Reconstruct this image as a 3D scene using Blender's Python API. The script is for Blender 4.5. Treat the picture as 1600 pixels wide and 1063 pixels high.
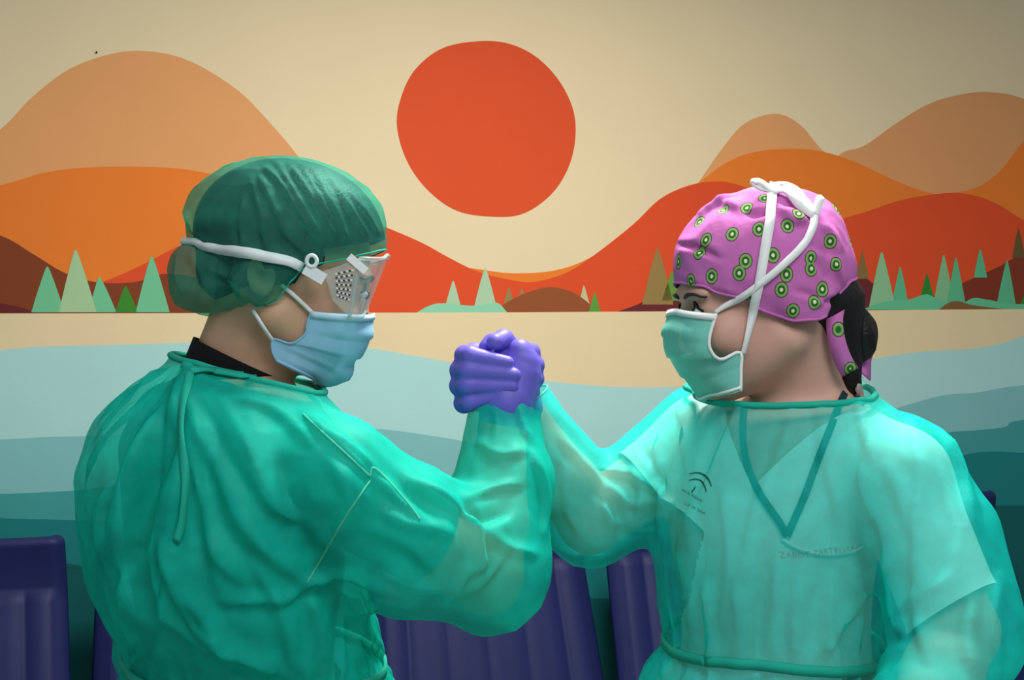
import bpy, bmesh, math, random
import numpy as np
from mathutils import Vector, Matrix
from mathutils.bvhtree import BVHTree

for o in list(bpy.data.objects):
    bpy.data.objects.remove(o)
scene = bpy.context.scene
COL = scene.collection
random.seed(4); rng = np.random.default_rng(4)

# ------------------------------------------------------------------ camera
FPX = 2000.0
CAMZ = 1.38
PITCH = math.atan(41.5/FPX)
cam_d = bpy.data.cameras.new('camera'); cam = bpy.data.objects.new('camera', cam_d)
COL.objects.link(cam)
cam_d.sensor_fit = 'HORIZONTAL'; cam_d.sensor_width = 36.0
cam_d.lens = 36.0*FPX/1600.0
cam.location = (0, 0, CAMZ); cam.rotation_euler = (math.pi/2-PITCH, 0, 0)
cam_d.clip_start = 0.05
scene.camera = cam

# ------------------------------------------------------------------ light
vs = scene.view_settings
vs.view_transform = 'Standard'; vs.look = 'None'; vs.gamma = 1.0; vs.use_curve_mapping = False
vs.exposure = 0.0
w = bpy.data.worlds.new('room_light'); scene.world = w; w.use_nodes = True
w.node_tree.nodes['Background'].inputs[0].default_value = (0.80, 0.92, 1.0, 1)
w.node_tree.nodes['Background'].inputs[1].default_value = 0.33

def area(name, loc, size, sizey, power, color, target=None, spread=180):
    d = bpy.data.lights.new(name, 'AREA'); d.shape = 'RECTANGLE'; d.size = size; d.size_y = sizey
    d.energy = power; d.color = color; d.spread = math.radians(spread)
    o = bpy.data.objects.new(name, d); COL.objects.link(o); o.location = loc
    if target is not None:
        o.rotation_euler = (Vector(target)-Vector(loc)).to_track_quat('-Z', 'Y').to_euler()
    return o
area('overhead_or_added_fill', (0.30, 1.82, 2.60), 0.45, 0.45, 60, (1.0, 0.97, 0.90))  # ceiling lamp above the two people
area('overhead_or_added_fill', (0.5, -0.1, 2.62), 1.2, 1.2, 34, (0.97, 0.99, 1.0))  # soft front fill added to brighten masks and gowns, no known lamp

# ------------------------------------------------------------------ helpers
def dirpx(px, py):
    v = Vector(((px-800)/FPX, 1.0, -(py-531.5)/FPX))
    c, s = math.cos(PITCH), math.sin(PITCH)
    return Vector((v.x, v.y*c+v.z*s, v.z*c-v.y*s))
CAM = Vector((0, 0, CAMZ))
def P(px, py, d):
    v = dirpx(px, py)
    return CAM + v*(d/v.y)
def PN(px, py, d):
    return np.array(P(px, py, d))

def lin(c):
    return tuple(((x/255)/12.92 if x/255 <= 0.04045 else ((x/255+0.055)/1.055)**2.4) for x in c)

def newmat(name):
    m = bpy.data.materials.new(name); m.use_nodes = True
    return m, m.node_tree, m.node_tree.nodes['Principled BSDF']

def pmat(name, rgb, rough=0.6, noise=0.0, nscale=60, bump=0.0, bscale=200, spec=0.3, sss=0.0, coat=0.0):
    m, nt, b = newmat(name)
    c = lin(rgb)
    b.inputs['Base Color'].default_value = (*c, 1); b.inputs['Roughness'].default_value = rough
    b.inputs['Specular IOR Level'].default_value = spec
    if coat: b.inputs['Coat Weight'].default_value = coat
    tc = nt.nodes.new('ShaderNodeTexCoord')
    if noise:
        n = nt.nodes.new('ShaderNodeTexNoise'); n.inputs['Scale'].default_value = nscale; n.inputs['Detail'].default_value = 4
        r = nt.nodes.new('ShaderNodeValToRGB')
        r.color_ramp.elements[0].position = 0.3; r.color_ramp.elements[1].position = 0.7
        r.color_ramp.elements[0].color = (*[x*(1-noise) for x in c], 1)
        r.color_ramp.elements[1].color = (*[min(1, x*(1+noise)) for x in c], 1)
        nt.links.new(tc.outputs['Object'], n.inputs['Vector'])
        nt.links.new(n.outputs['Fac'], r.inputs['Fac']); nt.links.new(r.outputs['Color'], b.inputs['Base Color'])
    if bump:
        n = nt.nodes.new('ShaderNodeTexNoise'); n.inputs['Scale'].default_value = bscale; n.inputs['Detail'].default_value = 3
        bp = nt.nodes.new('ShaderNodeBump'); bp.inputs['Strength'].default_value = bump; bp.inputs['Distance'].default_value = 0.002
        nt.links.new(tc.outputs['Object'], n.inputs['Vector'])
        nt.links.new(n.outputs['Fac'], bp.inputs['Height']); nt.links.new(bp.outputs['Normal'], b.inputs['Normal'])
    if sss:
        b.inputs['Subsurface Weight'].default_value = sss
        b.inputs['Subsurface Radius'].default_value = (0.012, 0.005, 0.003)
        b.inputs['Subsurface Scale'].default_value = 0.5
    return m

def cloth_mat(name, rgb, transp=0.35, tint=(0.35, 0.9, 0.8), transl=0.4, nscale=45, mott=0.12):
    """thin non-woven cloth: scattering fibres with gaps between them"""
    m, nt, b = newmat(name)
    nt.nodes.remove(b)
    out = nt.nodes['Material Output']
    c = lin(rgb)
    tc = nt.nodes.new('ShaderNodeTexCoord')
    n = nt.nodes.new('ShaderNodeTexNoise'); n.inputs['Scale'].default_value = nscale; n.inputs['Detail'].default_value = 5
    r = nt.nodes.new('ShaderNodeValToRGB')
    r.color_ramp.elements[0].position = 0.3; r.color_ramp.elements[1].position = 0.7
    r.color_ramp.elements[0].color = (*[x*(1-mott) for x in c], 1)
    r.color_ramp.elements[1].color = (*[min(1, x*(1+mott)) for x in c], 1)
    nt.links.new(tc.outputs['Object'], n.inputs['Vector']); nt.links.new(n.outputs['Fac'], r.inputs['Fac'])
    di = nt.nodes.new('ShaderNodeBsdfDiffuse'); tr = nt.nodes.new('ShaderNodeBsdfTranslucent')
    tp = nt.nodes.new('ShaderNodeBsdfTransparent'); tp.inputs[0].default_value = (*tint, 1)
    nt.links.new(r.outputs[0], di.inputs[0]); nt.links.new(r.outputs[0], tr.inputs[0])
    gl = nt.nodes.new('ShaderNodeBsdfGlossy'); gl.inputs['Roughness'].default_value = 0.55
    gl.inputs['Color'].default_value = (0.6, 0.9, 0.85, 1)
    m1 = nt.nodes.new('ShaderNodeMixShader'); m1.inputs[0].default_value = transl
    nt.links.new(di.outputs[0], m1.inputs[1]); nt.links.new(tr.outputs[0], m1.inputs[2])
    m3 = nt.nodes.new('ShaderNodeMixShader'); m3.inputs[0].default_value = 0.025
    nt.links.new(m1.outputs[0], m3.inputs[1]); nt.links.new(gl.outputs[0], m3.inputs[2])
    m2 = nt.nodes.new('ShaderNodeMixShader'); m2.inputs[0].default_value = transp
    nt.links.new(m3.outputs[0], m2.inputs[1]); nt.links.new(tp.outputs[0], m2.inputs[2])
    nt.links.new(m2.outputs[0], out.inputs['Surface'])
    return m

def add_mesh(name, V, F, mat, parent=None, smooth=True, base=None):
    me = bpy.data.meshes.new(name)
    V = np.asarray(V, dtype=np.float64)
    if base is not None: V = V - np.asarray(base)
    if isinstance(F, np.ndarray) and F.ndim == 2:
        nf, k = F.shape
        me.vertices.add(len(V)); me.vertices.foreach_set('co', V.ravel())
        me.loops.add(nf*k); me.loops.foreach_set('vertex_index', F.ravel().astype(np.int32))
        me.polygons.add(nf)
        me.polygons.foreach_set('loop_start', np.arange(0, nf*k, k, dtype=np.int32))
        me.update(calc_edges=True); me.validate()
    else:
        me.from_pydata([tuple(v) for v in V], [], [tuple(int(i) for i in f) for f in F]); me.update()
    if smooth and len(me.polygons):
        me.polygons.foreach_set('use_smooth', np.ones(len(me.polygons), dtype=bool))
    me.materials.append(mat)
    o = bpy.data.objects.new(name, me); COL.objects.link(o)
    if parent is not None: o.parent = parent
    return o

def tag(o, label=None, cat=None, group=None, kind=None):
    if label: o['label'] = label
    if cat: o['category'] = cat
    if group: o['group'] = group
    if kind: o['kind'] = kind
    return o

def catmull(pts, n=10, closed=False):
    pts = [np.asarray(p, dtype=float) for p in pts]
    out = []
    N = len(pts); segs = N if closed else N-1
    for i in range(segs):
        if closed:
            p0, p1, p2, p3 = pts[i-1], pts[i], pts[(i+1) % N], pts[(i+2) % N]
        else:
            p1, p2 = pts[i], pts[i+1]
            p0 = pts[i-1] if i > 0 else 2*p1-p2
            p3 = pts[i+2] if i+2 < N else 2*p2-p1
        for j in range(n):
            t = j/n
            out.append(0.5*((2*p1)+(-p0+p2)*t+(2*p0-5*p1+4*p2-p3)*t*t+(-p0+3*p1-3*p2+p3)*t**3))
    if not closed: out.append(pts[-1])
    return np.array(out)

def tube_mesh(path, r, k=8, closed=False):
    path = np.asarray(path, float); n = len(path)
    rr = np.broadcast_to(np.asarray(r, float), (n,))
    T = np.roll(path, -1, 0)-np.roll(path, 1, 0)
    if not closed: T[0] = path[1]-path[0]; T[-1] = path[-1]-path[-2]
    T /= np.linalg.norm(T, axis=1)[:, None]+1e-12
    ref = np.array([0, 0, 1.0]) if abs(T[0][2]) < .9 else np.array([1.0, 0, 0])
    u = np.cross(T[0], ref); u /= np.linalg.norm(u)
    V = []
    for i in range(n):
        u = u-T[i]*u.dot(T[i]); u /= np.linalg.norm(u)+1e-12
        v = np.cross(T[i], u)
        for j in range(k):
            a = 2*math.pi*j/k
            V.append(path[i]+rr[i]*(math.cos(a)*u+math.sin(a)*v))
    F = []
    for i in range(n if closed else n-1):
        i2 = (i+1) % n
        for j in range(k):
            j2 = (j+1) % k
            F.append((i*k+j, i*k+j2, i2*k+j2, i2*k+j))
    if not closed:
        F.append(tuple(range(k-1, -1, -1))); F.append(tuple((n-1)*k+j for j in range(k)))
    return np.array(V), F

def ribbon_mesh(path, normals, width, thick=0.0012):
    path = np.asarray(path, float); normals = np.asarray(normals, float); n = len(path)
    ww = np.broadcast_to(np.asarray(width, float), (n,))
    T = np.gradient(path, axis=0); T /= np.linalg.norm(T, axis=1)[:, None]+1e-12
    B = np.cross(T, normals); B /= np.linalg.norm(B, axis=1)[:, None]+1e-12
    Nn = np.cross(B, T)
    V = []; F = []
    for i in range(n):
        for sb, sn in ((-1, 1), (1, 1), (1, -1), (-1, -1)):
            V.append(path[i]+B[i]*sb*ww[i]/2+Nn[i]*sn*thick/2)
    for i in range(n-1):
        for j in range(4):
            j2 = (j+1) % 4
            F.append((i*4+j, i*4+j2, (i+1)*4+j2, (i+1)*4+j))
    F.append((3, 2, 1, 0)); F.append(tuple((n-1)*4+j for j in range(4)))
    return np.array(V), F

# ------------------------------------------------------------------ implicit surfaces
def smin(a, b, k):
    h = np.clip(0.5+0.5*(b-a)/k, 0, 1)
    return b*(1-h)+a*h-k*h*(1-h)
def smax(a, b, k): return -smin(-a, -b, k)
def rcone(p, a, b, ra, rb):
    a = np.asarray(a, np.float32); b = np.asarray(b, np.float32)
    ab = b-a; t = np.clip(((p-a)@ab)/(ab@ab), 0, 1)
    return np.linalg.norm(p-a-t[:, None]*ab, axis=1)-(ra+(rb-ra)*t)
def ell(p, c, r, R=None):
    q = p-np.asarray(c, np.float32)
    if R is not None: q = q@R
    r = np.asarray(r, np.float32)
    k0 = np.linalg.norm(q/r, axis=1); k1 = np.linalg.norm(q/(r*r), axis=1)+1e-9
    return k0*(k0-1)/k1
def sph(p, c, r): return np.linalg.norm(p-np.asarray(c, np.float32), axis=1)-r
def chain(p, pts, k=0.02):
    f = None
    for (a, ra), (b, rb) in zip(pts[:-1], pts[1:]):
        d = rcone(p, a, b, ra, rb)
        f = d if f is None else smin(f, d, k)
    return f

def mesh_sdf(f, lo, hi, h, B=8, smooth=2):
    lo = np.asarray(lo, np.float32); hi = np.asarray(hi, np.float32)
    nb = np.ceil((hi-lo)/h/B).astype(int); N = nb*B
    ax = [lo[i]+(np.arange(nb[i])*B+(B-1)/2)*h for i in range(3)]
    C = np.stack(np.meshgrid(*ax, indexing='ij'), -1).reshape(-1, 3).astype(np.float32)
    fc = f(C)
    act = np.abs(fc) < h*B*1.5
    V6 = np.empty((nb[0], nb[1], nb[2], B, B, B), np.float32)
    V6[:] = np.where(fc < 0, -1, 1).reshape(nb)[:, :, :, None, None, None]
    offs = (np.stack(np.meshgrid(*[np.arange(B)]*3, indexing='ij'), -1).reshape(-1, 3)-(B-1)/2)*h
    ids = np.nonzero(act)[0]
    V6f = V6.reshape(-1, B*B*B)
    for s in range(0, len(ids), 1500):
        ii = ids[s:s+1500]
        pts = (C[ii][:, None, :]+offs[None].astype(np.float32)).reshape(-1, 3).astype(np.float32)
        V6f[ii] = f(pts).reshape(len(ii), -1)
    V = V6.transpose(0, 3, 1, 4, 2, 5).reshape(N)
    S = V < 0
    s8 = S.astype(np.int8)
    sx = s8[:-1]+s8[1:]; sx = sx[:, :-1]+sx[:, 1:]; sx = sx[:, :, :-1]+sx[:, :, 1:]
    cells = np.argwhere((sx > 0) & (sx < 8))
    idx = -np.ones(sx.shape, np.int32); idx[tuple(cells.T)] = np.arange(len(cells))
    acc = np.zeros((len(cells), 3)); cnt = np.zeros(len(cells))
    cor = [(0, 0, 0), (1, 0, 0), (0, 1, 0), (1, 1, 0), (0, 0, 1), (1, 0, 1), (0, 1, 1), (1, 1, 1)]
    vals = [V[cells[:, 0]+c[0], cells[:, 1]+c[1], cells[:, 2]+c[2]] for c in cor]
    for i in range(8):
        for ax_ in range(3):
            if cor[i][ax_] == 0:
                j = i+(1 << ax_)
                a, b = vals[i], vals[j]
                m = (a < 0) != (b < 0)
                t = np.where(m, a/(a-b+1e-12), 0)
                pnt = np.tile(np.array(cor[i], float), (len(cells), 1)); pnt[:, ax_] += t
                acc += pnt*m[:, None]; cnt += m
    verts = lo+h*(cells+acc/cnt[:, None])
    quads = []
    for ax_ in range(3):
        a = [slice(None)]*3; b = [slice(None)]*3
        a[ax_] = slice(0, -1); b[ax_] = slice(1, None)
        Sa, Sb = S[tuple(a)], S[tuple(b)]
        e = np.argwhere(Sa != Sb)
        u, v = (ax_+1) % 3, (ax_+2) % 3
        lim = np.array(idx.shape)
        ok = (e[:, u] > 0) & (e[:, v] > 0) & (e[:, u] < lim[u]) & (e[:, v] < lim[v])
        e = e[ok]
        fl = Sa[tuple(e.T)]
        du = np.zeros(3, int); du[u] = 1; dv = np.zeros(3, int); dv[v] = 1
        q = np.stack([idx[tuple((e-du-dv).T)], idx[tuple((e-dv).T)], idx[tuple(e.T)], idx[tuple((e-du).T)]], 1)
        q[~fl] = q[~fl][:, ::-1]
        quads.append(q)
    Q = np.concatenate(quads); Q = Q[(Q >= 0).all(1)]
    if smooth: verts = relax(verts, Q, smooth)
    return verts, Q

def edges_of(Q):
    k = Q.shape[1]
    e = np.concatenate([Q[:, [i, (i+1) % k]] for i in range(k)])
    return e
def relax(V, Q, it, lam=0.5, mask=None):
    e = edges_of(Q); n = len(V)
    i = np.concatenate([e[:, 0], e[:, 1]]); j = np.concatenate([e[:, 1], e[:, 0]])
    c = np.maximum(np.bincount(i, minlength=n), 1)
    for _ in range(it):
        A = np.stack([np.bincount(i, weights=V[j, a], minlength=n)/c for a in range(3)], 1)
        d = (A-V)*lam
        if mask is not None: d = d*mask[:, None]
        V = V+d
    return V
def vnormals(V, Q):
    a = V[Q[:, 2]]-V[Q[:, 0]]; b = V[Q[:, 3]]-V[Q[:, 1]]
    fn = np.cross(a, b); N = np.zeros_like(V)
    for k in range(4):
        for c in range(3):
            N[:, c] += np.bincount(Q[:, k], weights=fn[:, c], minlength=len(V))
    return N/(np.linalg.norm(N, axis=1)[:, None]+1e-12)
def subset(V, Q, keep):
    Q = Q[keep[Q].all(1)]
    used = np.zeros(len(V), bool); used[Q.ravel()] = True
    m = -np.ones(len(V), int); m[used] = np.arange(used.sum())
    return V[used], m[Q]
def bverts(V, Q):
    e = edges_of(Q); es = np.sort(e, 1)
    u, inv, c = np.unique(es, axis=0, return_inverse=True, return_counts=True)
    return u[c == 1]
def cut(V, Q, g, snap=True, it=3):
    """keep where g(v) >= 0 and pull the new border onto g = 0"""
    V, Q = subset(V, Q, g(V) >= 0)
    if not len(Q): return V, Q
    be = bverts(V, Q); bi = np.unique(be)
    near = bi[g(V[bi]) < 0.02]
    if snap and len(near):
        for _ in range(it):
            p = V[near]; f0 = g(p); G = np.zeros_like(p)
            for a in range(3):
                q = p.copy(); q[:, a] += 1e-4; G[:, a] = (g(q)-f0)/1e-4
            st = (f0/(np.sum(G*G, 1)+1e-9))[:, None]*G
            L = np.linalg.norm(st, axis=1)[:, None]+1e-12
            V[near] = p-st*np.minimum(1, 0.008/L)
    return V, Q
def loops_of(V, Q):
    be = bverts(V, Q); adj = {}
    for a, b in be:
        adj.setdefault(a, []).append(b); adj.setdefault(b, []).append(a)
    seen = set(); L = []
    for s in adj:
        if s in seen: continue
        lp = [s]; seen.add(s); cur = s
        while True:
            nx = [x for x in adj[cur] if x not in seen]
            if not nx: break
            cur = nx[0]; seen.add(cur); lp.append(cur)
        L.append(lp)
    return sorted(L, key=len, reverse=True)
def smooth_loop(p, it=6):
    for _ in range(it): p = 0.5*p+0.25*(np.roll(p, 1, 0)+np.roll(p, -1, 0))
    return p

class Surf:
    """a mesh that folds can be pressed into and things laid on"""
    def __init__(s, V, Q): s.V, s.Q = V, Q; s.b = None
    def bvh(s):
        if s.b is None:
            s.b = BVHTree.FromPolygons([tuple(v) for v in s.V], [tuple(int(i) for i in q) for q in s.Q])
        return s.b
    def hit(s, px, py):
        h = s.bvh().ray_cast(CAM, dirpx(px, py).normalized())
        return (None, None) if h[0] is None else (np.array(h[0]), np.array(h[1]))
    def path(s, pts, n=8, off=0.0, nsm=4):
        """points of a line on the surface, measured in the photograph"""
        out = []; nr = []
        for q in catmull(pts, n):
            a, b = s.hit(*q)
            if a is not None:
                if b.dot(np.array(CAM)-a) < 0: b = -b
                out.append(a); nr.append(b)
        if len(out) < 2: return None, None
        out = np.array(out); nr = np.array(nr)
        for _ in range(nsm):
            nr[1:-1] = nr[:-2]+2*nr[1:-1]+nr[2:]; nr /= np.linalg.norm(nr, axis=1)[:, None]
            if off: out[1:-1] = 0.25*out[:-2]+0.5*out[1:-1]+0.25*out[2:]
        return out+nr*off, nr
    def folds(s, lines):
        """each line: (pixels, width m, height m)"""
        N = vnormals(s.V, s.Q); D = np.zeros(len(s.V))
        for pts, wd, ht in lines:
            pa, _ = s.path(pts, 5)
            if pa is None: continue
            lo = pa.min(0)-4*wd; hi = pa.max(0)+4*wd
            ids = np.nonzero(((s.V > lo) & (s.V < hi)).all(1))[0]
            if not len(ids): continue
            p = s.V[ids]; best = np.full(len(ids), 1e9); tt = np.zeros(len(ids)); sg = np.zeros(len(ids)); pn_ = N[ids]
            for i in range(len(pa)-1):
                a, b = pa[i], pa[i+1]; ab = b-a
                t = np.clip((p-a)@ab/(ab@ab+1e-12), 0, 1)
                r = p-a-t[:, None]*ab
                d = np.linalg.norm(r, axis=1)
                m = d < best; best[m] = d[m]; tt[m] = (i+t[m])/(len(pa)-1)
                sg[m] = np.einsum('ij,ij->i', np.cross(pn_[m], ab), r[m])/(np.linalg.norm(ab)+1e-12)
            env = np.clip(np.minimum(tt+0.12, 1.12-tt)*3.2, 0, 1)
            soft = 1/(1+np.exp(-sg/(0.35*wd)))                    # one flank steep, the other lies flat
            prof = soft*np.exp(-(best/(1.9*wd))**2)+(1-soft)*np.exp(-(best/(0.8*wd))**2)
            D[ids] += ht*env*(1.3*prof-0.5*np.exp(-(best/(2.6*wd))**2))
        s.V = s.V+N*D[:, None]; s.b = None
def crumple(V, Q, amp, freq, seed, mask=None, n=5):
    r = np.random.default_rng(seed); N = vnormals(V, Q); D = np.zeros(len(V))
    for i in range(n):
        k = r.normal(size=3); k /= np.linalg.norm(k)
        k2 = r.normal(size=3); k2 /= np.linalg.norm(k2)
        ph = r.uniform(0, 6.28, 2)
        f = freq*r.uniform(0.6, 1.6)
        warp = np.sin(V@k2*f*0.6+ph[1])*1.3
        D += (0.5-np.abs(np.sin(V@k*f+ph[0]+warp)))*amp/n*1.6
    if mask is not None: D = D*mask
    return V+N*D[:, None]

# ------------------------------------------------------------------ structure
UX = Vector((2.322, 0.715, 0)).normalized()          # along the wall
NX = Vector((-UX.y, UX.x, 0))                        # into the wall
CH0 = Vector((-1.001, 2.86, 0))                      # a top corner of the row of chairs
W0 = CH0+NX*0.24
WYAW = math.atan2(UX.y, UX.x)

M_floor = pmat('floor_vinyl', (150, 150, 145), 0.35, 0.06, 8, 0.05, 60)
M_wall = pmat('wall_paint_cream', (226, 205, 166), 0.75, 0.015, 5, 0.12, 90, spec=0.15)

wall = add_mesh('wall_back', [(x, y, z) for x in (-4.0, 9.0) for y in (0, 0.15) for z in (0, 2.7)],
                [(0, 4, 5, 1), (2, 3, 7, 6), (0, 1, 3, 2), (4, 6, 7, 5), (1, 5, 7, 3), (0, 2, 6, 4)], M_wall, smooth=False)
wall.location = (W0.x, W0.y, 0); wall.rotation_euler = (0, 0, WYAW)
tag(wall, 'cream wall painted with a mural of a red sun, orange hills and teal water', 'wall', kind='structure')
floor = add_mesh('floor', [(x, y, z) for z in (-0.1, 0) for x, y in ((-6, -2.5), (9.5, -2.5), (9.5, 6.5), (-6, 6.5))],
                 [(3, 2, 1, 0), (4, 5, 6, 7), (0, 1, 5, 4), (1, 2, 6, 5), (2, 3, 7, 6), (3, 0, 4, 7)], M_floor, smooth=False)
tag(floor, 'pale grey vinyl floor', 'floor', kind='structure')
base = add_mesh('baseboard_back', [(x, y, z) for x in (-4.0, 9.0) for y in (-0.012, 0) for z in (0, 0.08)],
                [(0, 4, 5, 1), (2, 3, 7, 6), (0, 1, 3, 2), (4, 6, 7, 5), (1, 5, 7, 3), (0, 2, 6, 4)], pmat('baseboard', (90, 100, 110)), smooth=False)
base.location = wall.location; base.rotation_euler = wall.rotation_euler
tag(base, 'grey baseboard along the mural wall', 'baseboard', kind='structure')

def wallpt(px, py):
    """where on the wall a point of the mural sits: (along, height)"""
    d = dirpx(px, py); n = NX
    t = (W0-CAM).dot(n)/d.dot(n); p = CAM+d*t
    return (p-W0).dot(UX), p.z
MURAL = {}
def mural(name, pts, rgb, layer, smooth=True, n=6):
    pts = catmull(pts, n) if smooth else np.array(pts, float)
    key = ('paint_'+'_'.join(map(str, rgb)))
    if key not in MURAL: MURAL[key] = pmat(key, rgb, 0.72, 0.02, 6, 0.12, 90, spec=0.15)
    V = []
    for a, b in pts:
        s, z = wallpt(a, b); V.append((s, -0.0002*layer, max(0.0, z)))
    V2 = []
    for v in V:
        if not V2 or (abs(v[0]-V2[-1][0])+abs(v[2]-V2[-1][2])) > 1e-4: V2.append(v)
    # drop a closing duplicate
    if abs(V2[0][0]-V2[-1][0])+abs(V2[0][2]-V2[-1][2]) < 1e-4: V2.pop()
    area2 = sum(V2[i][0]*V2[(i+1) % len(V2)][2]-V2[(i+1) % len(V2)][0]*V2[i][2] for i in range(len(V2)))
    if area2 < 0: V2.reverse()
    return add_mesh(name, V2, [tuple(range(len(V2)))], MURAL[key], wall, smooth=False)
BASE = 491
def hill(pts, rgb, layer, base=BASE):
    top = [tuple(p) for p in catmull(pts, 8)]
    return mural('painted_hill', top+[(top[-1][0], base), (top[0][0], base)], rgb, layer, smooth=False)
C_PALE, C_ORG, C_RED = (222, 156, 100), (229, 122, 45), (218, 78, 40)
hill([(-420, 400), (-300, 380), (-120, 300), (0, 203), (50, 152), (110, 107), (180, 83), (240, 81), (300, 97), (370, 140), (420, 190), (470, 250), (540, 350), (610, 440), (660, 488)], C_PALE, 1)
hill([(1060, 330), (1095, 280), (1130, 230), (1165, 192), (1213, 178), (1250, 195), (1285, 235), (1310, 250), (1340, 330)], C_PALE, 1)
hill([(1270, 300), (1310, 243), (1350, 228), (1400, 193), (1450, 163), (1500, 148), (1545, 144), (1600, 155), (1680, 200), (1760, 260), (1860, 310), (2000, 330), (3200, 300)], (216, 150, 98), 2)
hill([(-3000, 400), (-1500, 330), (-900, 345), (-420, 350), (-200, 345), (0, 290), (80, 268), (160, 261), (260, 262), (330, 272), (400, 290), (480, 330), (560, 400), (640, 470)], C_ORG, 3)
hill([(735, 419), (800, 427), (870, 422), (930, 398), (1000, 345), (1060, 305), (1095, 283), (1130, 257), (1170, 240), (1220, 233), (1280, 236), (1340, 255), (1400, 283), (1440, 298), (1470, 303), (1520, 295), (1560, 270), (1600, 220), (1660, 160), (1760, 120), (1900, 160), (2050, 230), (3200, 260)], C_ORG, 3)
hill([(100, 456), (170, 437), (230, 410), (290, 380), (400, 340), (500, 332), (560, 340), (607, 357), (660, 380), (700, 402), (745, 424), (790, 436), (830, 441), (870, 432), (900, 418), (940, 390), (990, 350), (1030, 312), (1070, 292), (1110, 284), (1150, 288), (1220, 315), (1290, 343), (1340, 335), (1400, 315), (1450, 305), (1500, 302), (1550, 315), (1600, 345), (1680, 390), (1800, 420), (3200, 430)], C_RED, 4)
hill([(-900, 489), (-700, 440), (-450, 370), (-220, 340), (-90, 345), (0, 368), (50, 396), (100, 426), (150, 441), (210, 441), (260, 428), (330, 440), (400, 470), (440, 488)], (128, 62, 34), 5)
hill([(-300, 470), (-60, 468), (0, 474), (30, 480), (55, 488)], (104, 38, 40), 6)
hill([(768, 488), (800, 468), (830, 455), (860, 449), (890, 455), (915, 470), (932, 488)], (146, 80, 46), 6)
hill([(962, 488), (1000, 474), (1040, 450), (1080, 425), (1150, 395), (1230, 385), (1290, 395), (1325, 411), (1360, 440), (1400, 470), (1425, 482)], (104, 42, 46), 5)
hill([(1440, 470), (1500, 444), (1520, 435), (1560, 417), (1600, 395), (1700, 350), (1850, 330), (3200, 350)], (128, 54, 36), 5)
G1, G2, G3, G4, G5, G6 = (112, 188, 142), (164, 196, 148), (62, 132, 44), (168, 198, 160), (150, 122, 70), (92, 178, 132)
def mtree(tx, ty, x0, x1, by, rgb, layer):
    w0 = (tx-x0); w1 = (x1-tx)
    pts = [(x0, by), (x0+w0*0.42, ty+(by-ty)*0.52), (tx-w0*0.17, ty+(by-ty)*0.10), (tx, ty), (tx+w1*0.17, ty+(by-ty)*0.10), (x1-w1*0.42, ty+(by-ty)*0.52), (x1, by)]
    return mural('painted_tree', pts, rgb, layer)
mtree(1347, 392, 1337, 1357, 436, (130, 104, 58), 6)
mtree(1591, 357, 1581, 1602, 403, (104, 84, 48), 6)
mtree(1027, 388, 1003, 1052, 476, G5, 6); mtree(1050, 424, 1034, 1066, 470, (100, 146, 62), 6)
mtree(155, 433, 138, 182, 488, G1, 8); mtree(74, 417, 49, 101, 488, G1, 8); mtree(118, 391, 92, 151, 488, G2, 9)
mtree(196, 447, 180, 216, 488, G3, 9); mtree(237, 401, 212, 265, 488, G1, 9)
mtree(-60, 420, -88, -30, 488, G1, 8)
mtree(708, 439, 694, 721, 484, G4, 8); mtree(758, 419, 739, 777, 486, G4, 8)
mtree(795, 449, 787, 803, 474, (150, 126, 76), 5); mtree(815, 450, 809, 821, 466, (160, 120, 70), 5)
mtree(912, 446, 904, 922, 480, (190, 188, 146), 5); mtree(929, 457, 920, 938, 488, (92, 152, 62), 7)
hill([(652, 488), (668, 479), (690, 474), (740, 478), (775, 473), (792, 488)], (140, 202, 166), 9)
mtree(1377, 394, 1357, 1399, 481, (138, 186, 138), 9); mtree(1406, 417, 1392, 1420, 481, G6, 8)
mtree(1448, 428, 1437, 1459, 468, (46, 128, 48), 8); mtree(1474, 399, 1457, 1492, 480, (130, 180, 134), 8)
mtree(1493, 403, 1478, 1509, 480, G6, 9); mtree(1531, 389, 1521, 1542, 434, G6, 8)
mtree(1573, 407, 1556, 1587, 479, G6, 9); mtree(1604, 455, 1590, 1622, 484, (46, 128, 48), 8)
hill([(1346, 484), (1380, 472), (1420, 468), (1447, 460), (1470, 470), (1500, 475), (1520, 466), (1545, 469), (1580, 475), (1640, 476), (1700, 484)], (98, 184, 140), 10, 484)
hill([(1466, 484), (1482, 473), (1498, 471), (1520, 477), (1575, 484)], (128, 92, 54), 11, 484)
# the sun
mural('painted_sun', [tuple(p) for p in catmull([(620, 195), (628, 148), (650, 107), (690, 76), (740, 65), (790, 67), (835, 87), (872, 124), (895, 170), (899, 215), (888, 262), (862, 303), (820, 333), (775, 339), (715, 330), (668, 297), (635, 250)], 8, closed=True)], (216, 80, 42), 2, smooth=False)
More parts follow.
